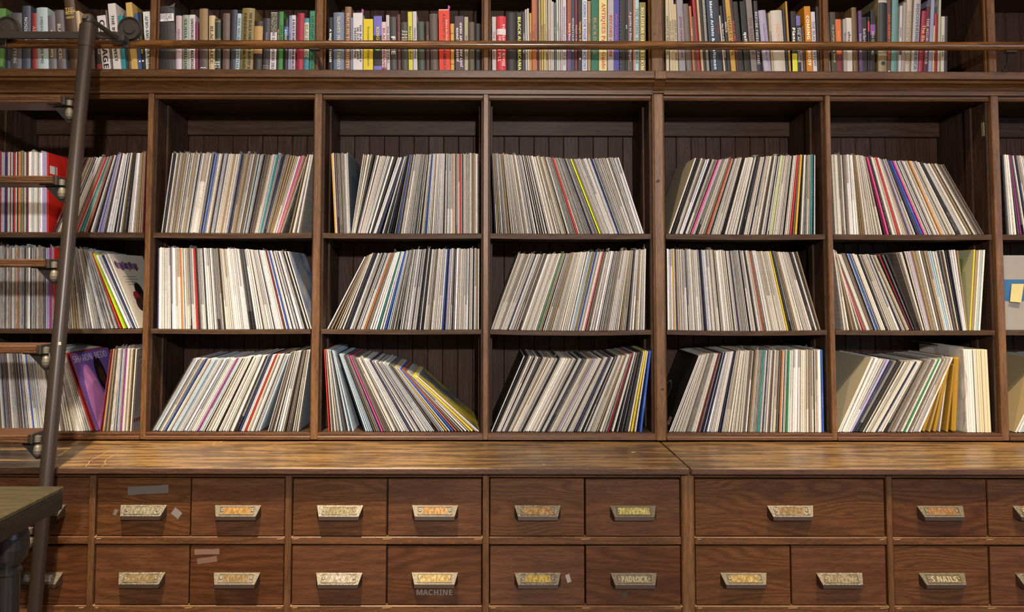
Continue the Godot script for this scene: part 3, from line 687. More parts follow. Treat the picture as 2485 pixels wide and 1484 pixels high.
# ---------------------------------------------------------------- camera and light
func camera_and_light() -> void:
	var cam := Camera3D.new()
	cam.name = "camera"
	var near := 0.05
	cam.set_frustum(1484.0 / 1944.0 * near, Vector2(0.035734, -0.086939) * near, near, 60.0)
	cam.transform = Transform3D(Basis(Vector3(0.9999888, 0.0022965, 0.0041264), Vector3(-0.0025199, 0.9984852, 0.0549625), Vector3(-0.0039939, -0.0549723, 0.9984799)), Vector3(0, 1.53, 3.1))
	add_child(cam)
	cam.current = true
	var we := WorldEnvironment.new()
	we.name = "environment"
	var e := Environment.new()
	e.background_mode = Environment.BG_COLOR
	e.background_color = Color(0.75, 0.85, 1.0)
	e.background_energy_multiplier = 1.0
	e.tonemap_mode = Environment.TONE_MAPPER_LINEAR
	e.tonemap_exposure = 1.05
	e.sdfgi_enabled = true
	e.ssao_enabled = true
	e.ssil_enabled = true
	we.environment = e
	add_child(we)
	# the lamps of the room: bare globes on cords behind the camera and one over the ladder end of the counter
	pendant(Vector3(0.35, 2.56, 4.85), 6.6, Color(1.0, 0.975, 0.96), 15.5, "small globe lamp hanging behind the camera, opposite the thick post")
	pendant(Vector3(-0.95, 5.9, 2.42), 6.6, Color(1.0, 0.90, 0.78), 9.0, "high globe lamp hanging out from the ladder end of the bookcase")
	pendant(Vector3(2.5, 5.9, 3.2), 6.6, Color(1.0, 0.88, 0.72), 7.0, "high globe lamp hanging out from the right end of the bookcase")
	spot_lamp(Vector3(-0.85, 5.6, 2.42), Vector3(-0.95, 0.55, 0.42), 6.6, Color(1.0, 0.91, 0.78), 42.0, 12.5, "black ceiling spot lamp aimed down at the ladder end of the counter")
	spot_lamp(Vector3(1.9, 5.6, 2.6), Vector3(1.8, 0.6, 0.42), 6.6, Color(1.0, 0.90, 0.75), 26.0, 13.0, "black ceiling spot lamp aimed down at the right end of the counter")
	window_light(Vector3(4.58, 2.25, 4.6), Vector2(2.2, 2.3), Color(0.72, 0.85, 1.0), 5.0)


func pendant(at: Vector3, ceiling: float, c: Color, power: float, label: String) -> void:
	var o := thing("pendant_lamp", label, "lamp", at)
	var g := Mb.new()
	var prof := []
	for k in 13:
		var th := PI * k / 12.0 - PI / 2
		prof.append(Vector2(maxf(cos(th), 0.0) * 0.07, sin(th) * 0.07))
	g.lathe(prof, 24)
	var gm := std(Color(0.9, 0.88, 0.84), 0.4)
	gm.emission_enabled = true
	gm.emission = c
	gm.emission_energy_multiplier = 4.0
	obj("globe", g, gm, o)
	var r := Mb.new()
	r.tube([Vector3(0, 0.06, 0), Vector3(0, ceiling - at.y, 0)], [0.006, 0.006], 8)
	obj("cord", r, M.iron, o)
	var s := Mb.new()
	s.lathe([Vector2(0.0, 0.058), Vector2(0.022, 0.06), Vector2(0.024, 0.10), Vector2(0.0, 0.105)], 16)
	obj("socket", s, M.iron, o)
	var l := OmniLight3D.new()
	l.name = "lamp_light"
	l.light_color = c
	l.light_energy = power
	l.light_size = 0.07
	l.omni_range = 14.0
	l.omni_attenuation = 2.0
	l.shadow_enabled = true
	o.add_child(l)


func spot_lamp(at: Vector3, aim: Vector3, ceiling: float, c: Color, power: float, angle: float, label: String) -> void:
	var o := thing("spot_lamp", label, "lamp", at)
	var d := (aim - at).normalized()
	var bs := Basis(Quaternion(Vector3.DOWN, d))
	var b := Mb.new()
	b.lathe([Vector2(0.062, -0.02), Vector2(0.066, -0.02), Vector2(0.066, 0.14), Vector2(0.03, 0.17), Vector2(0.0, 0.17)], 20, Vector3.ZERO, bs)
	b.lathe([Vector2(0.0, 0.03), Vector2(0.062, 0.028), Vector2(0.062, -0.02)], 20, Vector3.ZERO, bs)
	obj("housing", b, M.iron, o)
	b = Mb.new()
	b.tube([bs * Vector3(0, 0.165, 0), Vector3(0, ceiling - at.y, 0)], [0.008, 0.008], 8)
	obj("stem", b, M.iron, o)
	b = Mb.new()
	b.lathe([Vector2(0.0, -0.004), Vector2(0.056, -0.002), Vector2(0.056, 0.004), Vector2(0.0, 0.004)], 20, Vector3.ZERO, bs)
	var m := std(Color(0.9, 0.88, 0.84), 0.4)
	m.emission_enabled = true
	m.emission = c
	m.emission_energy_multiplier = 4.0
	obj("lens", b, m, o)
	var l := SpotLight3D.new()
	l.name = "lamp_light"
	l.light_color = c
	l.light_energy = power
	l.light_size = 0.05
	l.spot_range = 14.0
	l.spot_attenuation = 2.0
	l.spot_angle = angle
	l.spot_angle_attenuation = 0.6
	l.shadow_enabled = true
	o.add_child(l)
	l.basis = Basis.looking_at(d, Vector3.BACK)
	l.position = d * 0.03


func window_light(at: Vector3, size: Vector2, c: Color, power: float) -> void:
	var f := Mb.new()
	for s in [-1, 1]:
		f.board(Vector3(at.x, at.y - size.y / 2 - 0.06, at.z + s * size.x / 2 - 0.04), Vector3(at.x + 0.1, at.y + size.y / 2 + 0.06, at.z + s * size.x / 2 + 0.04), 0.004, 1)
		f.board(Vector3(at.x, at.y + s * size.y / 2 - 0.04, at.z - size.x / 2), Vector3(at.x + 0.1, at.y + s * size.y / 2 + 0.04, at.z + size.x / 2), 0.004, 2)
	var w := struct("window_1", f, M.plaster)
	for i in 3:
		for j in 3:
			var p := Mb.new()
			var a := Vector2(size.x * (i / 3.0 - 0.5) + 0.02, size.y * (j / 3.0 - 0.5) + 0.02)
			p.board(Vector3(at.x + 0.03, at.y + a.y, at.z + a.x), Vector3(at.x + 0.036, at.y + a.y + size.y / 3 - 0.04, at.z + a.x + size.x / 3 - 0.04), 0.0)
			var m := std(Color(0.9, 0.93, 0.97), 0.5)
			m.emission_enabled = true
			m.emission = c
			m.emission_energy_multiplier = 1.6
			obj("pane", p, m, w)
	var l := AreaLight3D.new()
	l.name = "window_daylight"
	l.area_size = size
	l.light_color = c
	l.light_energy = power
	l.area_range = 14.0
	l.area_attenuation = 2.0
	l.shadow_enabled = true
	l.position = at - Vector3(0.03, 0, 0)
	l.rotation.y = PI / 2
	add_child(l)


func room() -> void:
	var X0 := -4.6
	var X1 := 4.6
	var Z0 := -0.42
	var Z1 := 6.6
	var H := 6.6
	var b := Mb.new()
	b.board(Vector3(X0 - 0.2, -0.2, Z0 - 0.2), Vector3(X1 + 0.2, 0.0, Z1 + 0.2), 0.0)
	struct("floor", b, M.floor)
	b = Mb.new()
	b.board(Vector3(X0 - 0.2, H, Z0 - 0.2), Vector3(X1 + 0.2, H + 0.2, Z1 + 0.2), 0.0)
	struct("ceiling", b, M.ceiling)
	b = Mb.new()
	b.board(Vector3(X0 - 0.2, 0, Z0 - 0.2), Vector3(X1 + 0.2, H, Z0), 0.0)
	struct("wall_back", b, M.plaster)
	b = Mb.new()
	b.board(Vector3(X0 - 0.2, 0, Z1), Vector3(X1 + 0.2, H, Z1 + 0.2), 0.0)
	struct("wall_front", b, M.plaster)
	b = Mb.new()
	b.board(Vector3(X0 - 0.2, 0, Z0), Vector3(X0, H, Z1), 0.0)
	struct("wall_left", b, M.plaster)
	b = Mb.new()   # the window opening: z 3.5 to 5.7, y 1.1 to 3.4
	b.board(Vector3(X1, 0, Z0), Vector3(X1 + 0.2, H, 3.5), 0.0)
	b.board(Vector3(X1, 0, 5.7), Vector3(X1 + 0.2, H, Z1), 0.0)
	b.board(Vector3(X1, 0, 3.5), Vector3(X1 + 0.2, 1.1, 5.7), 0.0)
	b.board(Vector3(X1, 3.4, 3.5), Vector3(X1 + 0.2, H, 5.7), 0.0)
	struct("wall_right", b, M.plaster)


# ---------------------------------------------------------------- the bookcase
const STILES := [[-1.953, -1.931], [-1.298, -1.277], [-0.648, -0.619], [0.011, 0.032], [0.6715, 0.7165], [1.351, 1.371], [2.003, 2.032], [2.690, 2.711]]
const FLOOR_TOP := 1.713
const FLOOR_MID := 1.340
const FLOOR_LOW := 0.948
const LEDGE := 2.341
const BACK := -0.36
const SAG := {"top": [0, 2, 2, 2, 3, 2, 0], "middle": [1, 2, 2, 5, 4, 1, 0]}


func sagged(b: Mb, x0: float, x1: float, y: float, th: float, z0: float, z1: float, sag: float) -> void:
	var off := rnd_off()
	var seg := 10
	for i in seg:
		var a := float(i) / seg
		var c := float(i + 1) / seg
		var ya := y - sag * 4.0 * a * (1.0 - a)
		var yc := y - sag * 4.0 * c * (1.0 - c)
		var xa := lerpf(x0, x1, a)
		var xc := lerpf(x0, x1, c)
		b.quad(Vector3(xa, ya, z0), Vector3(xc, yc, z0), Vector3(xc, yc, z1 - 0.002), Vector3(xa, ya, z1 - 0.002), Vector2(xa, z0) + off, Vector2(xc, z0) + off, Vector2(xc, z1) + off, Vector2(xa, z1) + off, Vector3.UP)
		b.quad(Vector3(xa, ya, z1 - 0.002), Vector3(xc, yc, z1 - 0.002), Vector3(xc, yc - 0.002, z1), Vector3(xa, ya - 0.002, z1), Vector2(xa, 0) + off, Vector2(xc, 0) + off, Vector2(xc, 0.003) + off, Vector2(xa, 0.003) + off, Vector3(0, 1, 1))
		b.quad(Vector3(xa, ya - 0.002, z1), Vector3(xc, yc - 0.002, z1), Vector3(xc, yc - th, z1), Vector3(xa, ya - th, z1), Vector2(xa, 0) + off, Vector2(xc, 0) + off, Vector2(xc, th) + off, Vector2(xa, th) + off, Vector3.BACK)
		b.quad(Vector3(xa, ya - th, z0), Vector3(xc, yc - th, z0), Vector3(xc, yc - th, z1), Vector3(xa, ya - th, z1), Vector2(xa, z0) + off, Vector2(xc, z0) + off, Vector2(xc, z1) + off, Vector2(xa, z1) + off, Vector3.DOWN)


func bookcase() -> void:
	var left := thing("bookcase", "tall dark oak bookcase left of the thick post, records below a row of books", "bookcase", Vector3(-0.63, 0, 0))
	var right := thing("bookcase", "tall dark oak bookcase right of the thick post, continuing past the picture edge", "bookcase", Vector3(1.7, 0, 0))
	var put := func(called: String, b: Mb, m: Material, who: Node3D) -> MeshInstance3D:
		var o := obj(called, b, m, who)
		o.position = -who.position
		return o
	var top := 3.35
	for i in STILES.size():
		var s: Array = STILES[i]
		var who: Node3D = left if i <= 4 else right
		var x0: float = s[0]
		var x1: float = s[1]
		var b := Mb.new()
		b.board(Vector3(x0, 0.921, -0.024), Vector3(x1, 2.262, 0.0), 0.0025, 1, rnd_off())
		put.call("stile", b, M.stile, who)
		b = Mb.new()
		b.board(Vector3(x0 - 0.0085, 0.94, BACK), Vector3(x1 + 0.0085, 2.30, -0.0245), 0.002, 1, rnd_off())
		put.call("partition", b, M.shaded_inner, who)
		b = Mb.new()   # upper stile with a bead on both sides
		b.board(Vector3(x0, LEDGE - 0.01, -0.022), Vector3(x1, top, -0.002), 0.003, 1, rnd_off())
		put.call("upper_stile", b, M.cornice, who)
		b = Mb.new()
		for q in [x0 - 0.0075, x1 + 0.0005]:
			b.board(Vector3(q, LEDGE - 0.005, -0.03), Vector3(q + 0.007, top, -0.014), 0.003, 1, rnd_off())
		put.call("upper_bead", b, M.cornice, who)
		b = Mb.new()
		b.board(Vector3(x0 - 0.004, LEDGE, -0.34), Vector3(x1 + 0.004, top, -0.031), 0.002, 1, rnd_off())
		put.call("upper_partition", b, M.shaded_inner, who)
		if i in [2, 6]:
			continue
	for i in STILES.size() - 1:
		var who: Node3D = left if i < 4 else right
		var xa: float = STILES[i][1] + 0.0085
		var xb: float = STILES[i + 1][0] - 0.0085
		# back boards, laid side by side with a bead between them
		var wdt := 0.0645
		var n := int(ceil((xb - xa) / wdt))
		for k in n:
			var a := xa + k * wdt
			var e := minf(a + wdt - 0.0011, xb)
			if e - a < 0.006:
				continue
			var b := Mb.new()
			b.board(Vector3(a, 0.93, BACK - 0.012), Vector3(e, 2.17, BACK + rng.randf_range(-0.0008, 0.0008)), 0.0022, 1, rnd_off())
			put.call("plank", b, M.plank_b if rng.randf() < 0.4 else M.plank, who)
			var u := Mb.new()
			u.board(Vector3(a, LEDGE, -0.352), Vector3(e, top, -0.34 + rng.randf_range(-0.001, 0.001)), 0.004, 1, rnd_off())
			put.call("plank", u, M.plank_b if rng.randf() < 0.4 else M.plank, who)
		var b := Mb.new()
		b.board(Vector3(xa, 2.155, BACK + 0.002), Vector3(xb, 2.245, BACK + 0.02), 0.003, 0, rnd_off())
		put.call("back_rail", b, M.shaded_inner, who)
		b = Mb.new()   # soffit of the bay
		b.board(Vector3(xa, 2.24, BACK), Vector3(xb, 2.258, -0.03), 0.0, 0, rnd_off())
		put.call("soffit", b, M.shaded_inner, who)
		b = Mb.new()   # trim under the cornice rail
		b.run_x([Vector2(-0.03, 2.238), Vector2(-0.012, 2.238), Vector2(-0.010, 2.2415), Vector2(-0.014, 2.2465), Vector2(-0.014, 2.2555), Vector2(-0.03, 2.2555)], xa - 0.007, xb + 0.007, rnd_off())
		put.call("head_trim", b, M.cornice, who)
		for q in [["top", FLOOR_TOP, 0.020], ["middle", FLOOR_MID, 0.017]]:
			b = Mb.new()
			sagged(b, xa - 0.002, xb + 0.002, q[1], q[2], BACK + 0.004, -0.013, SAG[q[0]][i] * 0.001)
			put.call("shelf", b, M.shelf, who)
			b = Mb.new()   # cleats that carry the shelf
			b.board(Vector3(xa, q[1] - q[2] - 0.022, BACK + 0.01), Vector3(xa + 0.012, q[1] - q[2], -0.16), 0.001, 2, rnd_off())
			put.call("cleat", b, M.shaded_inner, who)
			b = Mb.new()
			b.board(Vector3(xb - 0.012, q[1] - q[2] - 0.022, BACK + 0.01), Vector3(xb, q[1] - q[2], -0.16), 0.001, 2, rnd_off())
			put.call("cleat", b, M.shaded_inner, who)
		b = Mb.new()   # unseen shelf above the view, added to shade the upper back boards
		b.board(Vector3(xa - 0.004, 2.705, -0.338), Vector3(xb + 0.004, 2.728, -0.01), 0.002, 0, rnd_off())
		put.call("added_upper_shelf", b, M.shelf, who)
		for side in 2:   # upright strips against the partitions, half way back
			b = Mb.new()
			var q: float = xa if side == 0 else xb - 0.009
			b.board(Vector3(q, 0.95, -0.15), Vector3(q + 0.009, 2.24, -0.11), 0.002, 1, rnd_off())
			put.call("side_strip", b, M.shaded_inner, who)
		b = Mb.new()
		b.board(Vector3(xa, FLOOR_LOW - 0.016, BACK), Vector3(xb, FLOOR_LOW, -0.004), 0.002, 0, rnd_off())
		put.call("bay_floor", b, M.shelf, who)
		b = Mb.new()   # grooved foot rail in front of the bay floor
		var e0: float = STILES[i][1]
		var e1: float = STILES[i + 1][0]
		b.run_x([Vector2(-0.02, 0.921), Vector2(0.001, 0.921), Vector2(0.003, 0.923), Vector2(0.003, 0.9325), Vector2(0.001, 0.935), Vector2(-0.003, 0.9355), Vector2(-0.004, 0.9385), Vector2(-0.001, 0.940), Vector2(-0.001, 0.9455), Vector2(-0.0035, 0.947), Vector2(-0.02, 0.947)], e0, e1, rnd_off())
		put.call("foot_rail", b, M.rail, who)
	# cornice: ledge, fillets, cove and rail, cut at the thick post
	for seg in [[left, -2.2, 0.676], [right, 0.717, 3.0]]:
		var who: Node3D = seg[0]
		var a: float = seg[1]
		var e: float = seg[2]
		var b := Mb.new()
		b.run_x([Vector2(-0.36, LEDGE - 0.03), Vector2(0.043, LEDGE - 0.03), Vector2(0.045, LEDGE - 0.028), Vector2(0.045, LEDGE - 0.002), Vector2(0.043, LEDGE), Vector2(-0.36, LEDGE)], a, e, rnd_off())
		put.call("ledge", b, M.cornice, who)
		b = Mb.new()
		b.run_x([Vector2(-0.02, 2.2975), Vector2(0.031, 2.2975), Vector2(0.034, 2.3), Vector2(0.032, 2.3075), Vector2(0.029, 2.3105), Vector2(-0.02, 2.3105)], a, e, rnd_off())
		put.call("fillet", b, M.cornice, who)
		b = Mb.new()
		b.run_x([Vector2(-0.02, 2.266), Vector2(0.008, 2.266), Vector2(0.0095, 2.276), Vector2(0.0135, 2.286), Vector2(0.020, 2.2925), Vector2(0.027, 2.297), Vector2(-0.02, 2.297)], a, e, rnd_off())
		put.call("cove", b, M.frieze, who)
		b = Mb.new()
		b.run_x([Vector2(-0.02, 2.272), Vector2(0.010, 2.272), Vector2(0.013, 2.2745), Vector2(0.010, 2.277), Vector2(-0.02, 2.277)], a, e, rnd_off())
		put.call("astragal", b, M.cornice, who)
		b = Mb.new()
		b.run_x([Vector2(-0.024, 2.2565), Vector2(0.004, 2.2565), Vector2(0.006, 2.258), Vector2(0.006, 2.269), Vector2(0.004, 2.2708), Vector2(-0.024, 2.2708)], a, e, rnd_off())
		put.call("cornice_rail", b, M.cornice, who)
	# the post carries the cornice round itself
	var s: Array = STILES[4]
	var px0: float = s[0] + 0.001
	var px1: float = s[1] + 0.0005
	var c := Mb.new()
	c.board(Vector3(px0, LEDGE - 0.034, -0.02), Vector3(px1, LEDGE - 0.003, 0.054), 0.002, 1, rnd_off())
	put.call("post_block", c, M.stile, left)
	c = Mb.new()
	c.run_x([Vector2(-0.02, 2.268), Vector2(0.012, 2.268), Vector2(0.020, 2.284), Vector2(0.036, 2.3065), Vector2(-0.02, 2.3065)], px0 + 0.001, px1 - 0.001, rnd_off())
	put.call("post_cove", c, M.frieze, left)
	c = Mb.new()
	c.board(Vector3(px0 - 0.001, 2.2615, -0.01), Vector3(px1 + 0.001, 2.268, 0.014), 0.0015, 0, rnd_off())
	put.call("post_fillet", c, M.cornice, left)
	# the thick post itself is proud of the other stiles
	c = Mb.new()
	c.board(Vector3(s[0] + 0.004, 0.9205, 0.0), Vector3(s[1] - 0.004, 2.2612, 0.007), 0.003, 1, rnd_off())
	put.call("post_face", c, M.stile, left)
	for kn in [Vector3(0.6905, 1.916, 0.011), Vector3(0.7005, 1.115, 0.008), Vector3(0.684, 2.50, 0.006)]:
		c = Mb.new()
		for k in 9:
			var t0 := TAU * k / 9.0
			var t1 := TAU * (k + 1) / 9.0
			var z: float = 0.0072 if kn.y < 2.3 else -0.0018
			var r0: float = kn.z * (0.55 + 0.45 * absf(sin(k * 2.3)))
			var r1: float = kn.z * (0.55 + 0.45 * absf(sin((k + 1) % 9 * 2.3)))
			c.tri(Vector3(kn.x, kn.y, z), Vector3(kn.x + cos(t0) * r0, kn.y + sin(t0) * r0 * 0.7, z), Vector3(kn.x + cos(t1) * r1, kn.y + sin(t1) * r1 * 0.7, z), Vector2.ZERO, Vector2.RIGHT, Vector2.DOWN, Vector3.BACK)
		put.call("knot", c, plain(Color.html("2a1c12"), 0.6), left)
	c = Mb.new()
	c.board(Vector3(1.9925, 2.105, -0.05), Vector3(1.9948, 2.16, -0.034), 0.0006, 1)
	put.call("strike_plate", c, M.brass, right)


# ---------------------------------------------------------------- drawers under the counter
const COUNTER_Z := 0.442
const FACE := 0.402


func pull(parent: Node3D, at: Vector3, k: int, card: Color, worn_: bool) -> void:
	var W := 0.0765
	var w := 0.0655
	var p := [Vector3(-W, 0.021, 0), Vector3(W, 0.021, 0), Vector3(w, -0.008, 0.027), Vector3(-w, -0.008, 0.027), Vector3(w, -0.0195, 0.029), Vector3(-w, -0.0195, 0.029), Vector3(W, -0.0165, 0), Vector3(-W, -0.0165, 0)]
	var b := Mb.new()
	b.quad(p[0], p[3], p[2], p[1], Vector2(0, 0), Vector2(0, 1), Vector2(1, 1), Vector2(1, 0), Vector3(0, 1, 1))
	var top := b
	b = Mb.new()
	b.quad(p[3], p[5], p[4], p[2], Vector2(0, 0), Vector2(0, 1), Vector2(1, 1), Vector2(1, 0), Vector3(0, 0, 1))
	b.quad(p[0], p[7], p[5], p[3], Vector2(0, 0), Vector2(0, 1), Vector2(1, 1), Vector2(1, 0), Vector3(-1, 0, 0.2))
	b.quad(p[1], p[2], p[4], p[6], Vector2(0, 0), Vector2(0, 1), Vector2(1, 1), Vector2(1, 0), Vector3(1, 0, 0.2))
	var q := []
	for v in p:
		q.append(Vector3(v.x * 0.96, v.y * 0.86 - 0.0012, maxf(v.z - 0.0025, 0.0)))
	b.quad(q[0], q[1], q[2], q[3], Vector2(0, 0), Vector2(0, 1), Vector2(1, 1), Vector2(1, 0), Vector3(0, -1, -1))
	b.quad(q[3], q[2], q[4], q[5], Vector2(0, 0), Vector2(0, 1), Vector2(1, 1), Vector2(1, 0), Vector3(0, 0, -1))
	b.quad(p[5], q[5], q[4], p[4], Vector2(0, 0), Vector2(0, 1), Vector2(1, 1), Vector2(1, 0), Vector3(0, -1, 0))
	# raised rim of the card holder on the sloping plate
	var ax := Vector3(1, 0, 0)
	var ay := (Vector3(0, 0.021, 0) - Vector3(0, -0.008, 0.027)).normalized()
	var az := ax.cross(ay)
	var xf := Transform3D(Basis(ax, ay, az), Vector3(0, 0.0065, 0.0135) + az * 0.0006)
	var lip := b
	b = top
	for s in [-1, 1]:
		b.board(Vector3(-0.056, s * 0.0135 - 0.0012, -0.001), Vector3(0.056, s * 0.0135 + 0.0012, 0.0016), 0.0004, 0, Vector2.ZERO, xf)
		b.board(Vector3(s * 0.056 - 0.0014, -0.0135, -0.001), Vector3(s * 0.056 + 0.0014, 0.0135, 0.0016), 0.0004, 1, Vector2.ZERO, xf)
	var o := obj("pull", lip, M.shaded_bronze, parent)
	o.position = at
	o = obj("label_plate", b, M["brass_%d" % (k % 4)], parent)
	o.position = at
	var c := Mb.new()
	var cw := 0.040 + 0.006 * (k % 3)
	c.board(Vector3(-cw, -0.0118, -0.001), Vector3(cw, 0.0118, 0.0008), 0.0, 0, Vector2(k * 0.37, k * 0.21), xf)
	var cm: StandardMaterial3D = M["card_%d" % (k % 3)].duplicate()
	cm.albedo_color = card.darkened(0.26)
	var co := obj("label_card", c, cm, parent)
	co.position = at
	for s in [-1, 1]:
		var d := Mb.new()
		d.lathe([Vector2(0.0042, 0), Vector2(0.0036, 0.0016), Vector2(0.0015, 0.0024), Vector2(0, 0.0025)], 10, xf * Vector3(s * 0.0495, 0, 0.0006), xf.basis * Basis(Vector3(1, 0, 0), PI / 2))
		var so := obj("screw", d, M.screw, parent)
		so.position = at


func patina(sd: int, lo: Color, hi: Color, paint: Color, amt: float) -> ImageTexture:
	var im := Image.create(128, 64, false, Image.FORMAT_RGB8)
	var a := noise(sd, 0.07, 4)
	for y in 64:
		for x in 128:
			var c := lo.lerp(hi, clampf(a.get_noise_2d(x, y) + 0.5, 0, 1))
			if a.get_noise_2d(x * 1.7 + 300, y * 1.7) > amt:
				c = paint
			im.set_pixel(x, y, c)
	return ImageTexture.create_from_image(im)


func drawer_cabinets() -> void:
	for k in 4:
		M["brass_%d" % k] = std(Color.WHITE, 0.5, 0.25, patina(60 + k, Color.html("4a4335"), Color.html("665d49"), Color.html(["6e6756", "878070", "5f5440", "837c6e"][k]), [0.32, 0.2, 0.4, 0.28][k]))
		if k < 3:
			M["card_%d" % k] = std(Color.WHITE, 0.7, 0.0, patina(80 + k, Color.html("b8a888"), Color.html("ffffff"), Color.html("b09c78"), [0.42, 0.36, 0.3][k]), Vector3(9, 9, 1))
	var left := thing("drawer_cabinet", "low oak cabinet with rows of label-pull drawers, left of the round counter post", "drawer cabinet", Vector3(-0.63, 0, 0.2))
	var right := thing("drawer_cabinet", "low oak cabinet with one extra wide drawer, right of the round counter post", "drawer cabinet", Vector3(1.7, 0, 0.2))
	var put := func(called: String, b: Mb, m: Material, who: Node3D) -> MeshInstance3D:
		var o := obj(called, b, m, who)
		o.position = -who.position
		return o
	var bars := [[-1.946, -1.926], [-1.2905, -1.270], [-0.643, -0.621], [0.010, 0.032], [0.668, 0.713], [1.350, 1.370], [2.010, 2.030], [2.69, 2.71]]
	var rows := [[0.8755, 0.6845], [0.657, 0.4625], [0.435, 0.24], [0.215, 0.1]]
	for i in bars.size():
		var who: Node3D = left if i <= 4 else right
		var b := Mb.new()
		if i == 4:   # rounded counter post
			var prof := []
			for k in 9:
				var th := PI * k / 8.0
				prof.append(Vector2(0.6905 + cos(th) * 0.0225, 0.395 + 0.011 * sin(th) + (0.004 if k > 0 and k < 8 else 0.0)))
			prof.append(Vector2(0.668, 0.36))
			prof.append(Vector2(0.713, 0.36))
			b.run_y(prof, 0.0, 0.8965)
			put.call("round_post", b, M.stile, who)
		else:
			b.board(Vector3(bars[i][0], 0.0, 0.37), Vector3(bars[i][1], 0.8965, 0.405), 0.0025, 1, rnd_off())
			put.call("cabinet_stile", b, M.case, who)
	var tapes := {"1_0_0": 1, "1_1_1": 2}
	var n := 0
	for i in bars.size() - 1:
		var who: Node3D = left if i < 4 else right
		var x0: float = bars[i][1]
		var x1: float = bars[i + 1][0]
		var b := Mb.new()
		b.board(Vector3(x0, 0.8785, 0.372), Vector3(x1, 0.8965, 0.402), 0.0015, 0, rnd_off())
		put.call("top_rail", b, M.case, who)
		b = Mb.new()   # solid block behind the drawer fronts, coloured dark for the shade inside
		b.board(Vector3(x0 - 0.005, 0.02, 0.02), Vector3(x1 + 0.005, 0.885, 0.355), 0.0, 0)
		put.call("carcass", b, M.shade_fill, who)
		for r in rows.size():
			if r:
				b = Mb.new()
				b.board(Vector3(x0, rows[r][0] + 0.0025, 0.372), Vector3(x1, rows[r - 1][1] - 0.0005, 0.402), 0.0022, 0, rnd_off())
				put.call("rail", b, M.rail, who)
			if r:
				for q in [[x0 + 0.014, 0.022], [(x0 + x1) / 2, 0.034], [x1 - 0.016, 0.026]]:
					var pw: float = q[1] * rng.randf_range(0.5, 1.25)
					if rng.randf() < 0.3:
						continue
					var yt: float = rows[r - 1][1] - 0.0004
					b = Mb.new()   # varnish rubbed off the rail where drawers drag over it
					b.quad(Vector3(q[0] - pw, yt - 0.0008, 0.4008), Vector3(q[0] + pw * 0.8, yt - 0.001, 0.4008), Vector3(q[0] + pw * 0.4, yt - 0.0062, 0.40225), Vector3(q[0] - pw * 0.3, yt - 0.0075, 0.40225), Vector2.ZERO, Vector2.RIGHT, Vector2.ONE, Vector2.DOWN, Vector3(0, 0.5, 1))
					b.quad(Vector3(q[0] - pw, yt + 0.0004, 0.385), Vector3(q[0] + pw * 0.8, yt + 0.0004, 0.385), Vector3(q[0] + pw * 0.8, yt - 0.001, 0.4008), Vector3(q[0] - pw, yt - 0.0008, 0.4008), Vector2.ZERO, Vector2.RIGHT, Vector2.ONE, Vector2.DOWN, Vector3.UP)
					put.call("bare_patch", b, M.bare, who)
			var one_wide: bool = i == 4 and r == 0
			var split := (x0 + x1) / 2
			for h in ([0] if one_wide else [0, 1]):
				var a := x0 + 0.003 if h == 0 else split + 0.0022
				var e := x1 - 0.003 if one_wide or h == 1 else split - 0.0022
				var z := 0.397 + rng.randf_range(-0.003, 0.002)
				b = Mb.new()
				b.board(Vector3(a, rows[r][1] + 0.001, 0.375), Vector3(e, rows[r][0] - 0.0035 + rng.randf_range(-0.0015, 0.0015), z), 0.002, 0, rnd_off())
				var d: MeshInstance3D = put.call("drawer", b, [M.drawer, M.drawer_b, M.drawer_c][(n * 7 + r * 5 + i) % 3] if not one_wide else M.drawer, who)
				n += 1
				var cy: float = rows[r][0] - 0.111
				var cx := (a + e) / 2 + 0.001
				if r < 3:
					var tone: String = ["c9c3a8", "c9a050", "b59c78", "c99a58", "b99a60", "d6d87a", "c98e4e", "d8d2c0", "cdb15c", "b89a60", "dcd8cc", "d8c890"][(n * 5 + 3 * r) % 12]
					pull(d, Vector3(cx, cy, z), n, Color.html(CARDS.get("%d_%d_%d" % [i, r, h], tone)), false)
				marks(d, i, r, h, a, e, rows[r][0], z)
	# counter tops: two boards that meet over the post
	for seg in [[-2.4, 0.688, left, "worn honey-brown wooden counter top left of the dark seam"], [0.694, 3.0, right, "worn honey-brown wooden counter top right of the dark seam"]]:
		var o := thing("counter_top", seg[3], "counter top", Vector3((seg[0] + seg[1]) / 2, 0.897, 0.22))
		var b := Mb.new()
		b.board(Vector3(seg[0], 0.8985, -0.0), Vector3(seg[1], 0.9165, COUNTER_Z - 0.004), 0.0015, 0, Vector2(0.35, 0.1))
		var t := obj("board", b, M.worktop, o)
		t.position = -o.position
		b = Mb.new()
		b.board(Vector3(seg[0], 0.8968, COUNTER_Z - 0.0042), Vector3(seg[1], 0.9158, COUNTER_Z), 0.0022, 0, rnd_off())
		t = obj("front_edge", b, M.edge, o)
		t.position = -o.position
		if seg[2] == left:
			for sc in SCRATCHES:
				var ln: Array = []
				for q in sc.split(" "):
					ln.append(Vector3(float(q.get_slice(",", 0)) * 0.001, 0.9167, float(q.get_slice(",", 1)) * 0.001))
				b = Mb.new()
				for k in ln.size() - 1:
					var sd: Vector3 = (ln[k + 1] - ln[k]).cross(Vector3.UP).normalized() * 0.0009
					b.quad(ln[k] - sd, ln[k] + sd, ln[k + 1] + sd, ln[k + 1] - sd, Vector2.ZERO, Vector2.RIGHT, Vector2.ONE, Vector2.DOWN, Vector3.UP)
				t = obj("scratch", b, plain(Color.html("b79a6a"), 0.7), o)
				t.position = -o.position


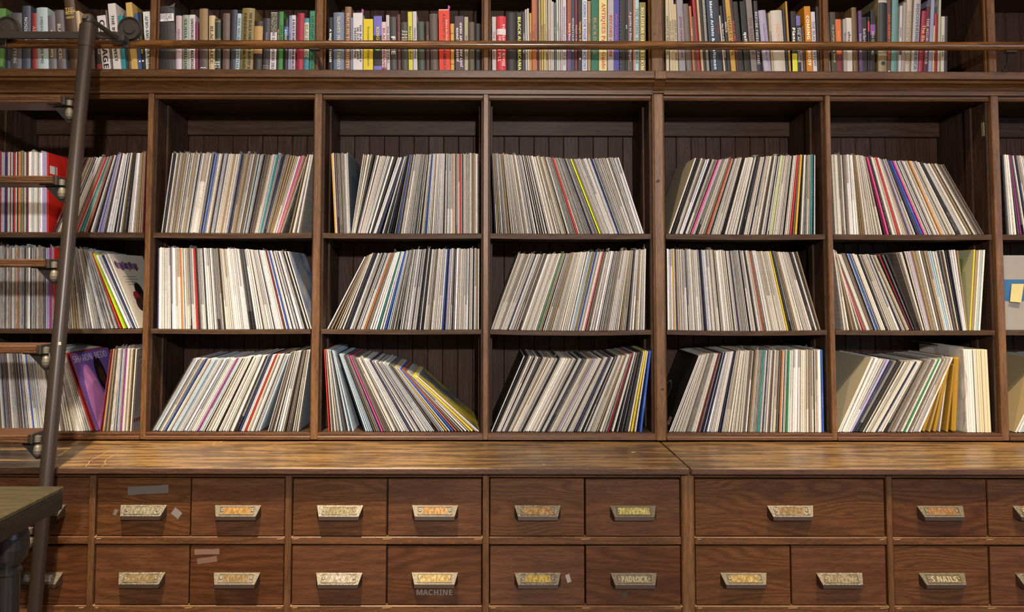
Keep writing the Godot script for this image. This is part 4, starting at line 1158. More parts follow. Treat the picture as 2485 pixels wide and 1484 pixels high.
const SCRATCHES := ["-1332,167 -1325,269 -1321,345 -1306,382 -1296,424", "-1286,160 -1280,242 -1277,320 -1258,370 -1244,388 -1244,423", "-759,61 -773,106 -792,121", "-1003,17 -989,85"]
const CARDS := {"1_0_0": "a8a48c", "1_0_1": "d0a040", "2_0_0": "b8ad84", "2_0_1": "dcae66", "3_0_0": "d2a868", "3_0_1": "e6e48c", "4_0_0": "b0925c", "5_0_0": "bd8a50", "1_1_0": "a08a54", "1_1_1": "a88c50", "2_1_0": "dedbd6", "2_1_1": "e6cd84", "3_1_0": "e0c85a", "3_1_1": "a8a08a", "4_1_0": "dcc070", "4_1_1": "b2a686", "5_1_0": "8a8068", "0_1_1": "d6d0cc"}


# strips and torn bits of old tape and a pale scrawl left on some drawer fronts
func marks(d: Node3D, i: int, r: int, h: int, x0: float, x1: float, top: float, z: float) -> void:
	var strip := func(cx: float, cy: float, w: float, hh: float, tilt: float, c: String, called: String) -> void:
		var b := Mb.new()
		var xf := Transform3D(Basis(Vector3(0, 0, 1), tilt), Vector3(cx, cy, z + 0.0004))
		var k := 6
		for s in k:   # torn ends, slightly buckled
			var a := -w / 2 + w * s / k
			var e := -w / 2 + w * (s + 1) / k
			var j := 0.0012 * (1 if s % 2 else -1)
			b.board(Vector3(a, -hh / 2 + (j if s == 0 else 0.0), -0.0003), Vector3(e, hh / 2 + (j if s == k - 1 else 0.0), 0.0003 + 0.0002 * (s % 2)), 0.0, 0, Vector2.ZERO, xf)
		obj(called, b, plain(Color.html(c), 0.6), d)
	if i == 1 and r == 0 and h == 0:
		strip.call(x0 + 0.168, top - 0.041, 0.135, 0.026, 0.05, "59534d", "tape_strip")
		strip.call(x0 + 0.264, top - 0.117, 0.024, 0.03, 0.9, "746c64", "torn_tape")
		strip.call(x0 + 0.062, top - 0.114, 0.012, 0.02, -0.4, "665c54", "torn_tape")
	if i == 1 and r == 1 and h == 1:
		strip.call(x0 + 0.055, top - 0.023, 0.082, 0.017, 0.0, "6e5344", "tape_strip")
		strip.call(x0 + 0.056, top - 0.050, 0.066, 0.018, 0.12, "674c3c", "tape_strip")
	if i == 3 and r == 1 and h == 0:
		strip.call(x1 - 0.054, top - 0.108, 0.014, 0.026, 0.3, "93897f", "torn_tape")
	if i == 3 and r == 1 and h == 1:
		strip.call(x0 + 0.128, top - 0.160, 0.014, 0.02, -0.3, "3f3226", "torn_tape")
	var word: String = {"2_1_1": "MACHINE", "3_1_1": "PADLOCK", "5_1_0": "S NAILS"}.get("%d_%d_%d" % [i, r, h], "")
	if word:
		var tm := lettering(word, M.font_bold, 0.0002)
		tm.material = plain(Color.html("7c7269" if word == "MACHINE" else "9a9270"), 0.8)
		var o := MeshInstance3D.new()
		o.name = "chalk_scrawl" if word == "MACHINE" else "lettering"
		o.mesh = tm
		var ab := tm.get_aabb()
		var wd := 0.118 if word == "MACHINE" else 0.085
		var sc := wd / ab.size.x
		o.scale = Vector3(sc, 0.018 / ab.size.y, 1)
		o.position = Vector3((x0 + x1) / 2, top - 0.154, z + 0.0004)
		if word != "MACHINE":
			o.position = Vector3((x0 + x1) / 2 + 0.001, top - 0.111 + 0.0065, z + 0.0155)
			o.rotation.x = -atan2(0.027, 0.029)
		d.add_child(o, true)


# ---------------------------------------------------------------- lettering
func lettering(s: String, font: Font, depth := 0.0003) -> TextMesh:
	var tm := TextMesh.new()
	tm.text = s
	tm.font = font
	tm.font_size = 20
	tm.pixel_size = 0.001
	tm.depth = depth
	tm.curve_step = 3.0
	tm.horizontal_alignment = HORIZONTAL_ALIGNMENT_CENTER
	tm.vertical_alignment = VERTICAL_ALIGNMENT_CENTER
	return tm


# ---------------------------------------------------------------- books
func arc(w: float, r: float, grow := 0.0) -> Array:
	var a := []
	for k in 7:
		var u := -1.0 + 2.0 * k / 6.0
		a.append(Vector2(u * (w / 2 + grow), -r * u * u + grow))
	return a


func book(f: PackedStringArray, idx: int) -> void:
	var q := f[0].strip_edges().split(" ")
	var x := float(q[0]) * 0.001
	var w := float(q[1]) * 0.001
	var h := float(q[2]) * 0.001
	var lean := float(q[3]) * 0.001
	var opts := f[5].strip_edges()
	var flat := opts.begins_with("f")
	var cover := plain(hexc(f[1], 0.86), 0.55 if flat else 0.5)
	var o := thing("book", f[6], "book", Vector3(x, LEDGE + 0.0004, -0.02 - rng.randf() * 0.012), "books along the top shelf")
	o.rotation.z = -asin(clampf(lean / h, -0.5, 0.5))
	o.position.y += w / 2 * absf(sin(o.rotation.z))
	var d := clampf(h * 0.7, 0.1, 0.26)
	var r := minf(0.0006 if flat else w * 0.16, 0.006)
	var th := minf(0.0025 if not flat else 0.0008, w * 0.2)
	# cover: spine and two boards as one folded piece
	var prof := arc(w, r)
	prof.append(Vector2(w / 2, -d))
	prof.append(Vector2(w / 2 - th, -d))
	prof.append(Vector2(w / 2 - th, -r - 0.003))
	prof.append(Vector2(-w / 2 + th, -r - 0.003))
	prof.append(Vector2(-w / 2 + th, -d))
	prof.append(Vector2(-w / 2, -d))
	var b := Mb.new()
	b.run_y(prof, 0.0, h)
	obj("cover", b, cover, o)
	if w > 0.004:
		b = Mb.new()
		b.board(Vector3(-w / 2 + th, 0.003, -d + 0.004), Vector3(w / 2 - th, h - 0.003, -r - 0.004), 0.0, 1)
		obj("page_block", b, M.pages, o)
	var band := func(y0: float, y1: float, c: String, called: String, grow := 0.0003, inset := 0.0) -> void:
		var p := arc(w - inset, r, grow)
		p.append(Vector2(w / 2 - inset / 2 - 0.0002, -r - 0.002))
		p.append(Vector2(-w / 2 + inset / 2 + 0.0002, -r - 0.002))
		var bb := Mb.new()
		bb.run_y(p, y0 * h, y1 * h)
		obj(called, bb, plain(hexc(c, 0.9), 0.5), o)
	for e in opts.split(" "):
		if e.begins_with("band:"):
			var g := e.substr(5).split(",")
			band.call(float(g[0]), float(g[1]), g[2], "spine_band", 0.0003, 0.0 if flat else 0.0016)
		elif e.begins_with("rules:"):
			var g := e.substr(6).split(":")
			var yy := g[0].split(",")
			for k in yy:
				band.call(float(k), float(k) + 0.008, g[1], "gilt_rule")
				band.call(float(k) + 0.016, float(k) + 0.02, g[1], "gilt_rule")
		elif e == "rules2":
			for k in [0.40, 0.935, 0.26, 0.02]:
				band.call(k, k + 0.012, "c9c9d0", "white_rule", 0.0006)
				band.call(k + 0.02, k + 0.026, "c9c9d0", "white_rule", 0.0006)
		elif e == "moon" or e == "dot" or e == "dot2" or e == "ring" or e == "star" or e == "bird" or e == "gull" or e == "blotch":
			emblem(o, e, w, h)
		elif e == "note":
			b = Mb.new()
			b.board(Vector3(-0.026, h - 0.062, 0.0), Vector3(0.036, h - 0.031, 0.001), 0.0005)
			obj("handwritten_label", b, plain(Color.html("c9c9d2"), 0.7), o)
			for k in 4:
				title(o, ["HISTORY OF", "NEGRO REV", "SOLDIERS", "1775"][k], M.font_bold, Color.html("17171a"), Vector3(0.005, h - 0.0365 - k * 0.0068, 0.0012), 0.0, 0.046 if k < 3 else 0.018, 0.0052)
		elif e == "torn":
			b = Mb.new()
			b.quad(Vector3(w / 2 - 0.02, h - 0.004, 0.001), Vector3(w / 2 + 0.001, h - 0.008, 0.001), Vector3(w / 2 + 0.004, h + 0.013, -0.006), Vector3(w / 2 - 0.006, h + 0.002, -0.002))
			obj("torn_wrap", b, plain(Color.html("3a3a3e"), 0.4), o)
		elif e == "flag" or e == "flag2":
			b = Mb.new()
			var fx := w * 0.42 if e == "flag" else -w * 0.3
			b.quad(Vector3(fx - 0.004, h - 0.004, -0.01), Vector3(fx + 0.003, h - 0.004, -0.012), Vector3(fx + 0.007, h + 0.013, -0.006), Vector3(fx - 0.001, h + 0.02, -0.008))
			obj("paper_flag", b, plain(Color.html("b050a0" if e == "flag" else "a83048"), 0.6), o)
		elif e == "speck" or e == "checks":
			for k in 26:
				b = Mb.new()
				var yy := h * (0.69 + 0.3 * rng.randf()) if e == "speck" else h * (k + 0.5) / 26.0
				var xx := rng.randf_range(-0.4, 0.4) * w
				b.board(Vector3(xx - 0.001, yy - 0.002, 0.0002), Vector3(xx + 0.0012, yy + 0.002, 0.0007), 0.0, 1, Vector2.ZERO)
				obj("printed_fleck", b, plain(Color.html("a9a79a" if e == "speck" else "6f9a84"), 0.6), o)
		elif e == "spiral":
			b = Mb.new()
			for k in 22:
				b.board(Vector3(-w / 2 - 0.001, h * (k + 0.3) / 22.0, -0.002), Vector3(-w / 2 + 0.005, h * (k + 0.62) / 22.0, 0.0015), 0.0006)
			var sp := obj("comb_binding", b, plain(Color.html("46464a"), 0.4), o)
			sp.set_meta("kind", "stuff")
		elif e == "chip":
			b = Mb.new()
			b.board(Vector3(-w / 2 + 0.001, h - 0.004, -0.004), Vector3(w / 2 - 0.004, h + 0.0006, 0.0007), 0.0006)
			obj("worn_cap", b, plain(Color.html("c9b0a0"), 0.8), o)
	if opts.contains("white2:"):
		title(o, opts.get_slice("white2:", 1), M.font_serif, Color.html("f0c8b8"), Vector3(w * 0.2, h * 0.62, 0.0006), -PI / 2, h * 0.44, w * 0.24)
	var t := f[4].strip_edges()
	if t == "":
		return
	var c := hexc(f[2], 1.04)
	var lines := t.split("|")
	var big := opts.contains("big")
	var face: Font = [M.font_serif, M.font, M.font_bold, M.font_serif_bold][(idx * 7) % 4]
	if big:
		face = M.font_bold if not t.begins_with("ANT") else M.font_serif_bold
	if f[3] == "h":
		var y1 := 0.9 if not opts.contains("low") else 0.24
		if opts.contains("hi"):
			y1 = 0.86
		var lh := minf(w * 0.42, h * 0.09)
		for k in lines.size():
			title(o, lines[k], face, c, Vector3(0, h * y1 - lh * (k + 0.8), 0.0007), 0.0, w * 0.8, lh * 0.66)
		return
	var rot := -PI / 2 if f[3] == "d" else PI / 2
	var share := clampf(t.length() * 0.05 / lines.size() + 0.12, 0.3, 0.86)
	var mid := 0.5
	if opts.contains("low2"):
		mid = 0.38
		share = 0.6
	elif big:
		share = 0.84
	elif lines.size() == 1 and share < 0.6:
		mid = 0.62
	if opts.contains("big2"):
		mid = 0.62
		share = 0.34
	for k in lines.size():
		var off := (lines.size() - 1) / 2.0 - k
		title(o, lines[k], face, c, Vector3(off * w * 0.84 / lines.size() * (1.0 if f[3] == "d" else -1.0), h * mid, 0.0007), rot, h * share, minf(w * 0.62 / lines.size(), 0.011 if not big else 0.02))


func title(o: Node3D, s: String, font: Font, c: Color, at: Vector3, rot: float, length: float, height: float) -> void:
	var tm := lettering(s, font)
	tm.material = plain(c, 0.5)
	var ab := tm.get_aabb()
	if ab.size.x <= 0.0 or ab.size.y <= 0.0:
		return
	var sy := height / ab.size.y
	var sx := minf(length / ab.size.x, sy * 1.5)
	if sx < sy * 0.55:
		sy = sx / 0.55
	var m := MeshInstance3D.new()
	m.name = "lettering"
	m.mesh = tm
	m.transform = Transform3D(Basis(Vector3(0, 0, 1), rot) * Basis.from_scale(Vector3(sx, sy, 1.0)), at)
	m.translate_object_local(-Vector3(ab.get_center().x, ab.get_center().y, 0.0))
	o.add_child(m, true)


func disc(b: Mb, cx: float, cy: float, r0: float, r1: float, a0: float, a1: float, z: float) -> void:
	for k in 14:
		var t0 := lerpf(a0, a1, k / 14.0)
		var t1 := lerpf(a0, a1, (k + 1) / 14.0)
		var p := [Vector2.from_angle(t0), Vector2.from_angle(t1)]
		b.quad(Vector3(cx + p[0].x * r0, cy + p[0].y * r0, z), Vector3(cx + p[0].x * r1, cy + p[0].y * r1, z), Vector3(cx + p[1].x * r1, cy + p[1].y * r1, z), Vector3(cx + p[1].x * r0, cy + p[1].y * r0, z), Vector2.ZERO, Vector2.RIGHT, Vector2.ONE, Vector2.DOWN, Vector3.BACK)


func emblem(o: Node3D, kind: String, w: float, h: float) -> void:
	var b := Mb.new()
	var c := "d0d0d0"
	match kind:
		"moon":
			disc(b, w * 0.02, h * 0.42, w * 0.26, w * 0.44, -0.3, 2.2, 0.0008)
			c = "e08a3a"
		"dot", "dot2":
			disc(b, 0, h * (0.2 if kind == "dot" else 0.06), 0.0, w * 0.26, 0.0, TAU, 0.0008)
			c = "d8d4d4"
		"ring":
			disc(b, 0, h * 0.46, w * 0.28, w * 0.46, 0.0, TAU, 0.0012)
			c = "5aa83a"
		"star":
			disc(b, 0, h * 0.16, 0.0, w * 0.24, 0.0, TAU, 0.0012)
			c = "22262e"
		"bird":
			disc(b, 0, h * 0.16, 0.0, w * 0.3, 0.5, 3.9, 0.0008)
			c = "2c2440"
		"gull":
			disc(b, -w * 0.17, h * 0.07, w * 0.12, w * 0.2, 0.4, 2.7, 0.0008)
			disc(b, w * 0.17, h * 0.07, w * 0.12, w * 0.2, 0.4, 2.7, 0.0008)
		"blotch":
			disc(b, 0, h * 0.55, 0.0, w * 0.34, 0.0, TAU, 0.0008)
			c = "d0c4c0"
	obj("emblem", b, plain(Color.html(c), 0.5), o)


# ---------------------------------------------------------------- records
const SIDE := 0.315


func sleeve(b: Mb, t: float, h: float, col: int, xf := Transform3D.IDENTITY) -> void:
	var cols: float = M.columns
	var u0 := (col + 0.10) / cols
	var u1 := (col + 0.90) / cols
	var c := minf(t * 0.34, 0.0016)
	var a := t / 2
	var P := [Vector2(-a, -c), Vector2(-a + c, 0), Vector2(a - c, 0), Vector2(a, -c), Vector2(a, -SIDE), Vector2(-a, -SIDE)]
	var U := [u0, lerpf(u0, u1, 0.2), lerpf(u0, u1, 0.8), u1, lerpf(u0, u1, 0.5), lerpf(u0, u1, 0.5)]
	var nr := 0.0012   # softened top and bottom of the spine
	var ring := func(y: float, inset: float) -> Array:
		var q := []
		for p in P:
			q.append(xf * Vector3(p.x, y, minf(p.y, -inset)))
		return q
	var r0: Array = ring.call(0.0, nr)
	var r1: Array = ring.call(nr, 0.0)
	var r2: Array = ring.call(h - nr, 0.0)
	var r3: Array = ring.call(h, nr)
	var rr := [r0, r1, r2, r3]
	var vv := [0.0, 0.004, 0.996, 1.0]
	for j in 3:
		for k in 3:
			b.quad(rr[j][k], rr[j][k + 1], rr[j + 1][k + 1], rr[j + 1][k], Vector2(U[k], vv[j]), Vector2(U[k + 1], vv[j]), Vector2(U[k + 1], vv[j + 1]), Vector2(U[k], vv[j + 1]))
	var m: float = U[4]
	b.quad(r0[3], r0[4], r3[4], r3[3], Vector2(u1, 0), Vector2(m, 0.0), Vector2(m, 1), Vector2(u1, 1))
	b.quad(r0[5], r0[0], r3[0], r3[5], Vector2(m, 0), Vector2(u0, 0), Vector2(u0, 1), Vector2(m, 1))
	b.quad(r3[0], r3[3], r3[4], r3[5], Vector2(u0, 0.3), Vector2(u1, 0.3), Vector2(u1, 0.9), Vector2(u0, 0.9))
	b.quad(r0[5], r0[4], r0[3], r0[0], Vector2(u0, 0.3), Vector2(u1, 0.3), Vector2(u1, 0.9), Vector2(u0, 0.9))
	b.quad(r0[4], r0[5], r3[5], r3[4], Vector2(u0, 0), Vector2(u1, 0), Vector2(u1, 1), Vector2(u0, 1))


func pick(pal: PackedStringArray) -> String:
	var sum := 0
	for p in pal:
		sum += int(p.lstrip("ABCDEFGHIJKLMNOPQRSTUVWXYZabcdefghijklmnopqrstuvwxyz"))
	var r := rng.randi_range(0, sum - 1)
	for p in pal:
		r -= int(p.lstrip("ABCDEFGHIJKLMNOPQRSTUVWXYZabcdefghijklmnopqrstuvwxyz"))
		if r < 0:
			return p.rstrip("0123456789")
	return "C"


func ordinal(n: int) -> String:
	var ones := ["zeroth", "first", "second", "third", "fourth", "fifth", "sixth", "seventh", "eighth", "ninth", "tenth", "eleventh", "twelfth", "thirteenth", "fourteenth", "fifteenth", "sixteenth", "seventeenth", "eighteenth", "nineteenth", "twentieth"]
	if n <= 20:
		return ones[n]
	var tens := ["", "", "twenty", "thirty", "forty", "fifty"]
	if n % 10 == 0:
		return ["", "", "twentieth", "thirtieth", "fortieth", "fiftieth"][n / 10]
	return tens[n / 10] + "-" + ones[n % 10]


const SINGLES := 284


func records() -> void:
	rng.seed = 4242
	var all := []
	for line in COMPARTMENTS.strip_edges().split("\n"):
		var f := line.split("|")
		var pal := f[6].split(" ")
		var acc := []
		for a in f[8].split(" ", false):
			acc.append(a.split(":"))
		var tr := f[5].split(",")
		var tmin := float(tr[0]) * 0.001
		var tmax := float(tr[1]) * 0.001
		var mine := []
		var cls := pick(pal)
		for g in f[7].split(";"):
			var st := []
			for s in g.split(" ", false):
				var e := s.split(":")
				st.append(Vector2(float(e[0]) * 0.001, float(e[1]) * 0.001))
			var x: float = st[0].x
			var i := 0
			var prev := 0.0
			while x <= st[-1].x + (0.012 if acc.size() and float(acc[0][0]) * 0.001 <= st[-1].x + 0.004 else 0.001):
				while i < st.size() - 2 and x > st[i + 1].x:
					i += 1
				var sl: float = (st[i + 1].y - st[i].y) / maxf(st[i + 1].x - st[i].x, 0.001)
				var lean: float = st[i].y + sl * (x - st[i].x)
				if rng.randf() > 0.32 or cls == "N" or cls == "K":
					cls = pick(pal)
				var t := tmin + (tmax - tmin) * pow(rng.randf(), 2.3)
				var kind := cls
				var special := false
				if acc.size() and x >= float(acc[0][0]) * 0.001 - 0.0022:
					t = float(acc[0][1]) * 0.001
					kind = acc[0][2]
					acc.remove_at(0)
					special = true
				elif (cls == "K" or cls == "N") and rng.randf() < 0.65:
					t = tmin * 0.8
				var th := asin(clampf(lean / SIDE, -0.75, 0.75))
				if prev > 0.0:
					x += t / 2 / cos(th) / clampf(1.0 + sl, 0.35, 1.0)
				prev = t
				var r := {"x": x, "th": th, "t": t, "k": kind, "s": special, "h": SIDE + rng.randf_range(-0.003, 0.0015), "z": -0.02 + rng.randf_range(-0.006, 0.003), "c": f[0], "bay": f[1], "shelf": f[2], "film": rng.randf() < float(f[4])}
				var y: float = float(f[3]) * 0.001
				r.y = y + t / 2 * absf(sin(th)) + 0.0004
				if SAG.has(f[2]):
					var bi: int = int(f[0].substr(1, 1)) - 1
					var xa: float = STILES[bi][1]
					var xb: float = STILES[bi + 1][0]
					var q: float = clampf((x - xa) / (xb - xa), 0, 1)
					r.y -= SAG[f[2]][bi] * 0.001 * 4.0 * q * (1.0 - q)
				mine.append(r)
				all.append(r)
				x += (t / 2 + rng.randf_range(0.0003, 0.0014)) / cos(th) / clampf(1.0 + sl, 0.35, 1.0)
		# names for the labels: count each colour from the last single coloured spine
		var total := {}
		for r in mine:
			total[r.k] = total.get(r.k, 0) + 1
		var seen := {}
		var since := {}
		var mark := "from its left end"
		for r in mine:
			seen[r.k] = seen.get(r.k, 0) + 1
			since[r.k] = since.get(r.k, 0) + 1
			var word: String = M["col_" + r.k][2]
			if total[r.k] == 1:
				r.label = "record with the only %s spine, %s shelf, %s" % [word, r.shelf, r.bay]
			else:
				r.label = "%s %s record %s, %s shelf, %s" % [ordinal(since[r.k]), word, mark, r.shelf, r.bay]
			if M["col_" + r.k][1] == 1:
				mark = "after the %s one" % word if total[r.k] == 1 else "after %s %s one" % [ordinal(seen[r.k]), word]
				since = {}
	# the broadest and the brightly coloured ones are things of their own
	var order := all.duplicate()
	order.sort_custom(func(a, b): return (a.t + (0.02 if a.s else 0.0)) > (b.t + (0.02 if b.s else 0.0)))
	for k in order.size():
		order[k].single = k < SINGLES
	var rest := Mb.new()
	var films := Mb.new()
	var n := {}
	for r in all:
		var slot: Array = M["col_" + r.k]
		var col: int = slot[0] + rng.randi_range(0, slot[1] - 1)
		var xf := Transform3D(Basis(Vector3(0, 0, 1), -r.th), Vector3(r.x, r.y, r.z))
		if not r.single:
			sleeve(rest, r.t, r.h, col, xf)
			if r.film:
				film(films, r.t, r.h, xf)
			continue
		var b := Mb.new()
		sleeve(b, r.t, r.h, col)
		var o := obj("record", b, M.spines)
		o.transform = xf
		tag(o, r.label, "record", "records on the %s shelf, %s" % [r.shelf, r.bay])
		if r.film or r.k == "G":
			var fb := Mb.new()
			film(fb, r.t, r.h, Transform3D.IDENTITY)
			obj("plastic_sleeve", fb, M.film, o)
		dress(o, r)
	var o := obj("record_sleeves", rest, M.spines)
	o.set_meta("kind", "stuff")
	tag(o, "thinner record sleeves packed between the broad ones on all three record shelves", "records")
	var fo := obj("loose_plastic", films, M.film, o)
	fo.set_meta("kind", "stuff")


# crumpled ends of a clear outer sleeve, sticking out above and below
func film(b: Mb, t: float, h: float, xf: Transform3D) -> void:
	var d0 := rng.randf_range(0.0, 0.02)
	var p := []
	for k in 5:
		p.append([Vector3(rng.randf_range(-1, 1) * t * 0.5, h - 0.004, -d0 - k * 0.02), Vector3(rng.randf_range(-1, 1) * (t * 0.5 + 0.003), h + rng.randf_range(0.002, 0.015), -d0 - k * 0.02 + rng.randf_range(-0.006, 0.006))])
	for k in 4:
		b.quad(xf * p[k][0], xf * p[k + 1][0], xf * p[k + 1][1], xf * p[k][1])
	if xf != Transform3D.IDENTITY and rng.randf() < 0.4:
		b.quad(xf * Vector3(-t * 0.4, h * 0.05, 0.0008), xf * Vector3(t * 0.4, h * 0.05, 0.0012), xf * Vector3(t * 0.35, h * rng.randf_range(0.4, 0.9), 0.0025), xf * Vector3(-t * 0.3, h * 0.6, 0.001))


# covers whose front or back shows: side +1 is the face towards +x
func face_print(o: Node3D, t: float, h: float, side: int, im: Image) -> void:
	var b := Mb.new()
	var x := side * (t / 2 + 0.0002)
	var za := -0.0015
	var zb := -SIDE + 0.001
	if side > 0:
		b.quad(Vector3(x, 0.001, za), Vector3(x, 0.001, zb), Vector3(x, h - 0.001, zb), Vector3(x, h - 0.001, za), Vector2(0, 1), Vector2(1, 1), Vector2(1, 0), Vector2(0, 0), Vector3(side, 0, 0))
	else:
		b.quad(Vector3(x, 0.001, zb), Vector3(x, 0.001, za), Vector3(x, h - 0.001, za), Vector3(x, h - 0.001, zb), Vector2(0, 1), Vector2(1, 1), Vector2(1, 0), Vector2(0, 0), Vector3(side, 0, 0))
	var m := std(Color.WHITE, 0.5, 0.0, ImageTexture.create_from_image(im))
	m.texture_repeat = false
	obj("cover_print", b, m, o)


func blank(c: String) -> Image:
	var im := Image.create(192, 192, false, Image.FORMAT_RGB8)
	im.fill(Color.html(c))
	return im


func ellipse(im: Image, cx: float, cy: float, rx: float, ry: float, c: Color) -> void:
	for y in range(maxi(0, int(cy - ry)), mini(im.get_height(), int(cy + ry) + 1)):
		for x in range(maxi(0, int(cx - rx)), mini(im.get_width(), int(cx + rx) + 1)):
			if pow((x - cx) / rx, 2) + pow((y - cy) / ry, 2) < 1.0:
				im.set_pixel(x, y, c)


func dress(o: MeshInstance3D, r: Dictionary) -> void:
	var key: String = "%s %s" % [r.c, r.k]
	match r.get("dress", key):
		"b1t red":
			if r.x < -1.7 or M.has("red_done"):
				return
			M.red_done = true
			var im := blank("bd2018")
			im.fill_rect(Rect2i(6, 30, 34, 20), Color.html("d8d4d0"))
			for k in 5:
				im.fill_rect(Rect2i(28, 31 + k * 4, 9, 2), Color.html("333333"))
			im.fill_rect(Rect2i(8, 54, 12, 2), Color.html("d8d4d0"))
			face_print(o, r.t, r.h, 1, im)


func special_record(called: String, label: String, x: float, y: float, lean: float, t: float, spine: String, side: int, im: Image, z := -0.018) -> MeshInstance3D:
	var b := Mb.new()
	sleeve(b, t, SIDE, M["col_" + spine][0])
	var o := obj(called, b, M.spines)
	var th := asin(lean / SIDE)
	o.transform = Transform3D(Basis(Vector3(0, 0, 1), -th), Vector3(x, y + t / 2 * absf(sin(th)) + 0.0004, z))
	tag(o, label, "record", "records with a cover in view")
	if im:
		face_print(o, t, SIDE, side, im)
	return o


func specials() -> void:
	var im := blank("c9c3b6")
	im.fill_rect(Rect2i(14, 22, 120, 16), Color.html("7a5a78"))
	for k in 9:
		ellipse(im, 16 + k * 13, 26 + (k % 3) * 4, 8, 9, Color.html("8d6a88" if k % 2 else "5c4468"))
	for k in 4:
		im.fill_rect(Rect2i(26 + (k % 2) * 8, 58 + k * 7, 76 - k * 6, 2), Color.html("8f897e"))
	ellipse(im, 84, 100, 22, 26, Color.html("1f1714"))
	ellipse(im, 58, 112, 17, 15, Color.html("7a1c30"))
	ellipse(im, 62, 132, 22, 18, Color.html("2a1c1c"))
	ellipse(im, 92, 142, 24, 40, Color.html("3a2722"))
	special_record("record", "white record cover with a smeared mauve title and dark round shapes, behind the ladder", -1.3197, FLOOR_MID, -0.1274, 0.005, "W", 1, im)
	im = blank("7a5aa8")
	ellipse(im, 52, 150, 40, 118, Color.html("cf86c6"))
	im.fill_rect(Rect2i(14, 110, 84, 82), Color.html("cf86c6"))
	ellipse(im, 112, 62, 24, 46, Color.html("1c1218"))
	ellipse(im, 113, 66, 14, 22, Color.html("4a2a20"))
	ellipse(im, 122, 120, 20, 34, Color.html("8a2a50"))
	ellipse(im, 124, 160, 22, 40, Color.html("a05a34"))
	var o := special_record("record", "violet and pink record cover with thin white capitals, bottom shelf behind the ladder", -1.4722, FLOOR_LOW, -0.1133, 0.005, "maroon", 1, im)
	for k in 2:
		var tm := lettering(["SHARON", "REDD"][k], M.font, 0.0003)
		tm.material = plain(Color.html("d8d0e6"), 0.5)
		var m := MeshInstance3D.new()
		m.name = "lettering"
		m.mesh = tm
		var ab := tm.get_aabb()
		m.scale = Vector3([0.15, 0.10][k] / ab.size.x, 0.027 / ab.size.y, 1)
		m.rotation.y = PI / 2
		m.position = Vector3(0.0029, SIDE - 0.026, [-0.085, -0.235][k])
		o.add_child(m, true)
	im = blank("8f8a86")
	for k in 5:
		im.fill_rect(Rect2i(14 + k * 9, 20 + k * 12, 90 - k * 16, 2), Color.html("7a2a3c"))
		im.fill_rect(Rect2i(14 + k * 9, 20 + k * 12, 2, 140 - k * 22), Color.html("7a2a3c"))
		im.fill_rect(Rect2i(10 + k * 13, 165, 9, 9), Color.html("7a2a3c"))
	special_record("record", "grey record cover with maroon line pattern, last on the bottom shelf behind the ladder", -1.3410, FLOOR_LOW, 0.0139, 0.004, "C", 1, im)
	im = blank("a9adb6")
	for y in 192:
		for x in 192:
			var q := noise_value(x, y)
			im.set_pixel(x, y, Color.html("7f93bd").lerp(Color.html("c2c2c4"), clampf(q + 0.35, 0, 1)))
	special_record("record", "record with a pale cloudy blue cover last on its middle shelf, first bay past ladder", -0.6538, FLOOR_MID, -0.0956, 0.004, "C", 1, im)
	special_record("record", "plain ice-grey cover at the right end of the bottom shelf, first bay past ladder", -0.7004, FLOOR_LOW, 0.0431, 0.004, "W", 1, blank("aab2bc"))
	special_record("record", "record with a dark slate-blue cover beside the fanned white ones, second bay past ladder", -0.5074, FLOOR_TOP, -0.0141, 0.003, "W", 1, blank("4a5a6c"))
	im = blank("8a8f8c")
	for y in 192:
		for x in 192:
			var q := noise_value(x * 0.7 + 500, y * 0.7)
			im.set_pixel(x, y, Color.html("56616e").lerp(Color.html("a89b3a"), clampf(q * 2.4 + 0.5 - x * 0.004, 0, 1)))
	special_record("record", "steeply leaning record with a mottled yellow and blue-grey cover, end of the fallen row", -0.0049, FLOOR_LOW, -0.2361, 0.005, "C", 1, im)
	im = blank("1d1b19")
	ring_print(im, 30, 120, 52, 58, Color.html("6c6660"))
	special_record("record", "black cover with a faint grey arc, first on the bottom shelf left of thick post", 0.0459, FLOOR_LOW, 0.1255, 0.004, "W", -1, im)
	im = blank("b5ab93")
	ellipse(im, 6, 110, 16, 22, Color.html("4a4238"))
	special_record("record", "blank buff cardboard record cover with a finger notch, just right of thick post", 0.7390, FLOOR_TOP, 0.1059, 0.005, "C", -1, im)
	im = blank("171615")
	ring_print(im, 40, 110, 24, 30, Color.html("7d766e"))
	im.fill_rect(Rect2i(150, 160, 22, 20), Color.html("b5aa9c"))
	im.fill_rect(Rect2i(158, 163, 8, 11), Color.html("c0502a"))
	special_record("record", "black cover with a grey ring and a small orange sticker, right of thick post", 0.7318, FLOOR_LOW, 0.1181, 0.004, "W", -1, im)
	im = blank("c2c39a")
	im.fill_rect(Rect2i(120, 20, 30, 70), Color.html("86a45a"))
	im.fill_rect(Rect2i(100, 90, 60, 10), Color.html("d8d65a"))
	ellipse(im, 110, 140, 34, 18, Color.html("3a3128"))
	special_record("record", "upright record with a pale green and yellow cover, right end of its middle shelf", 1.9042, FLOOR_MID, 0.0275, 0.005, "yellow", -1, im)
	im = blank("b3a98f")
	ellipse(im, 70, 120, 20, 22, Color.html("171513"))
	special_record("record", "buff cover with a black centre hole leaning first, bottom shelf, second bay past post", 1.3822, FLOOR_LOW, 0.1375, 0.005, "C", -1, im)
	special_record("record", "blank tan cardboard cover leaning at the cut right edge of the bottom shelf", 2.0688, FLOOR_LOW, 0.1458, 0.005, "C", -1, blank("b09c74"))
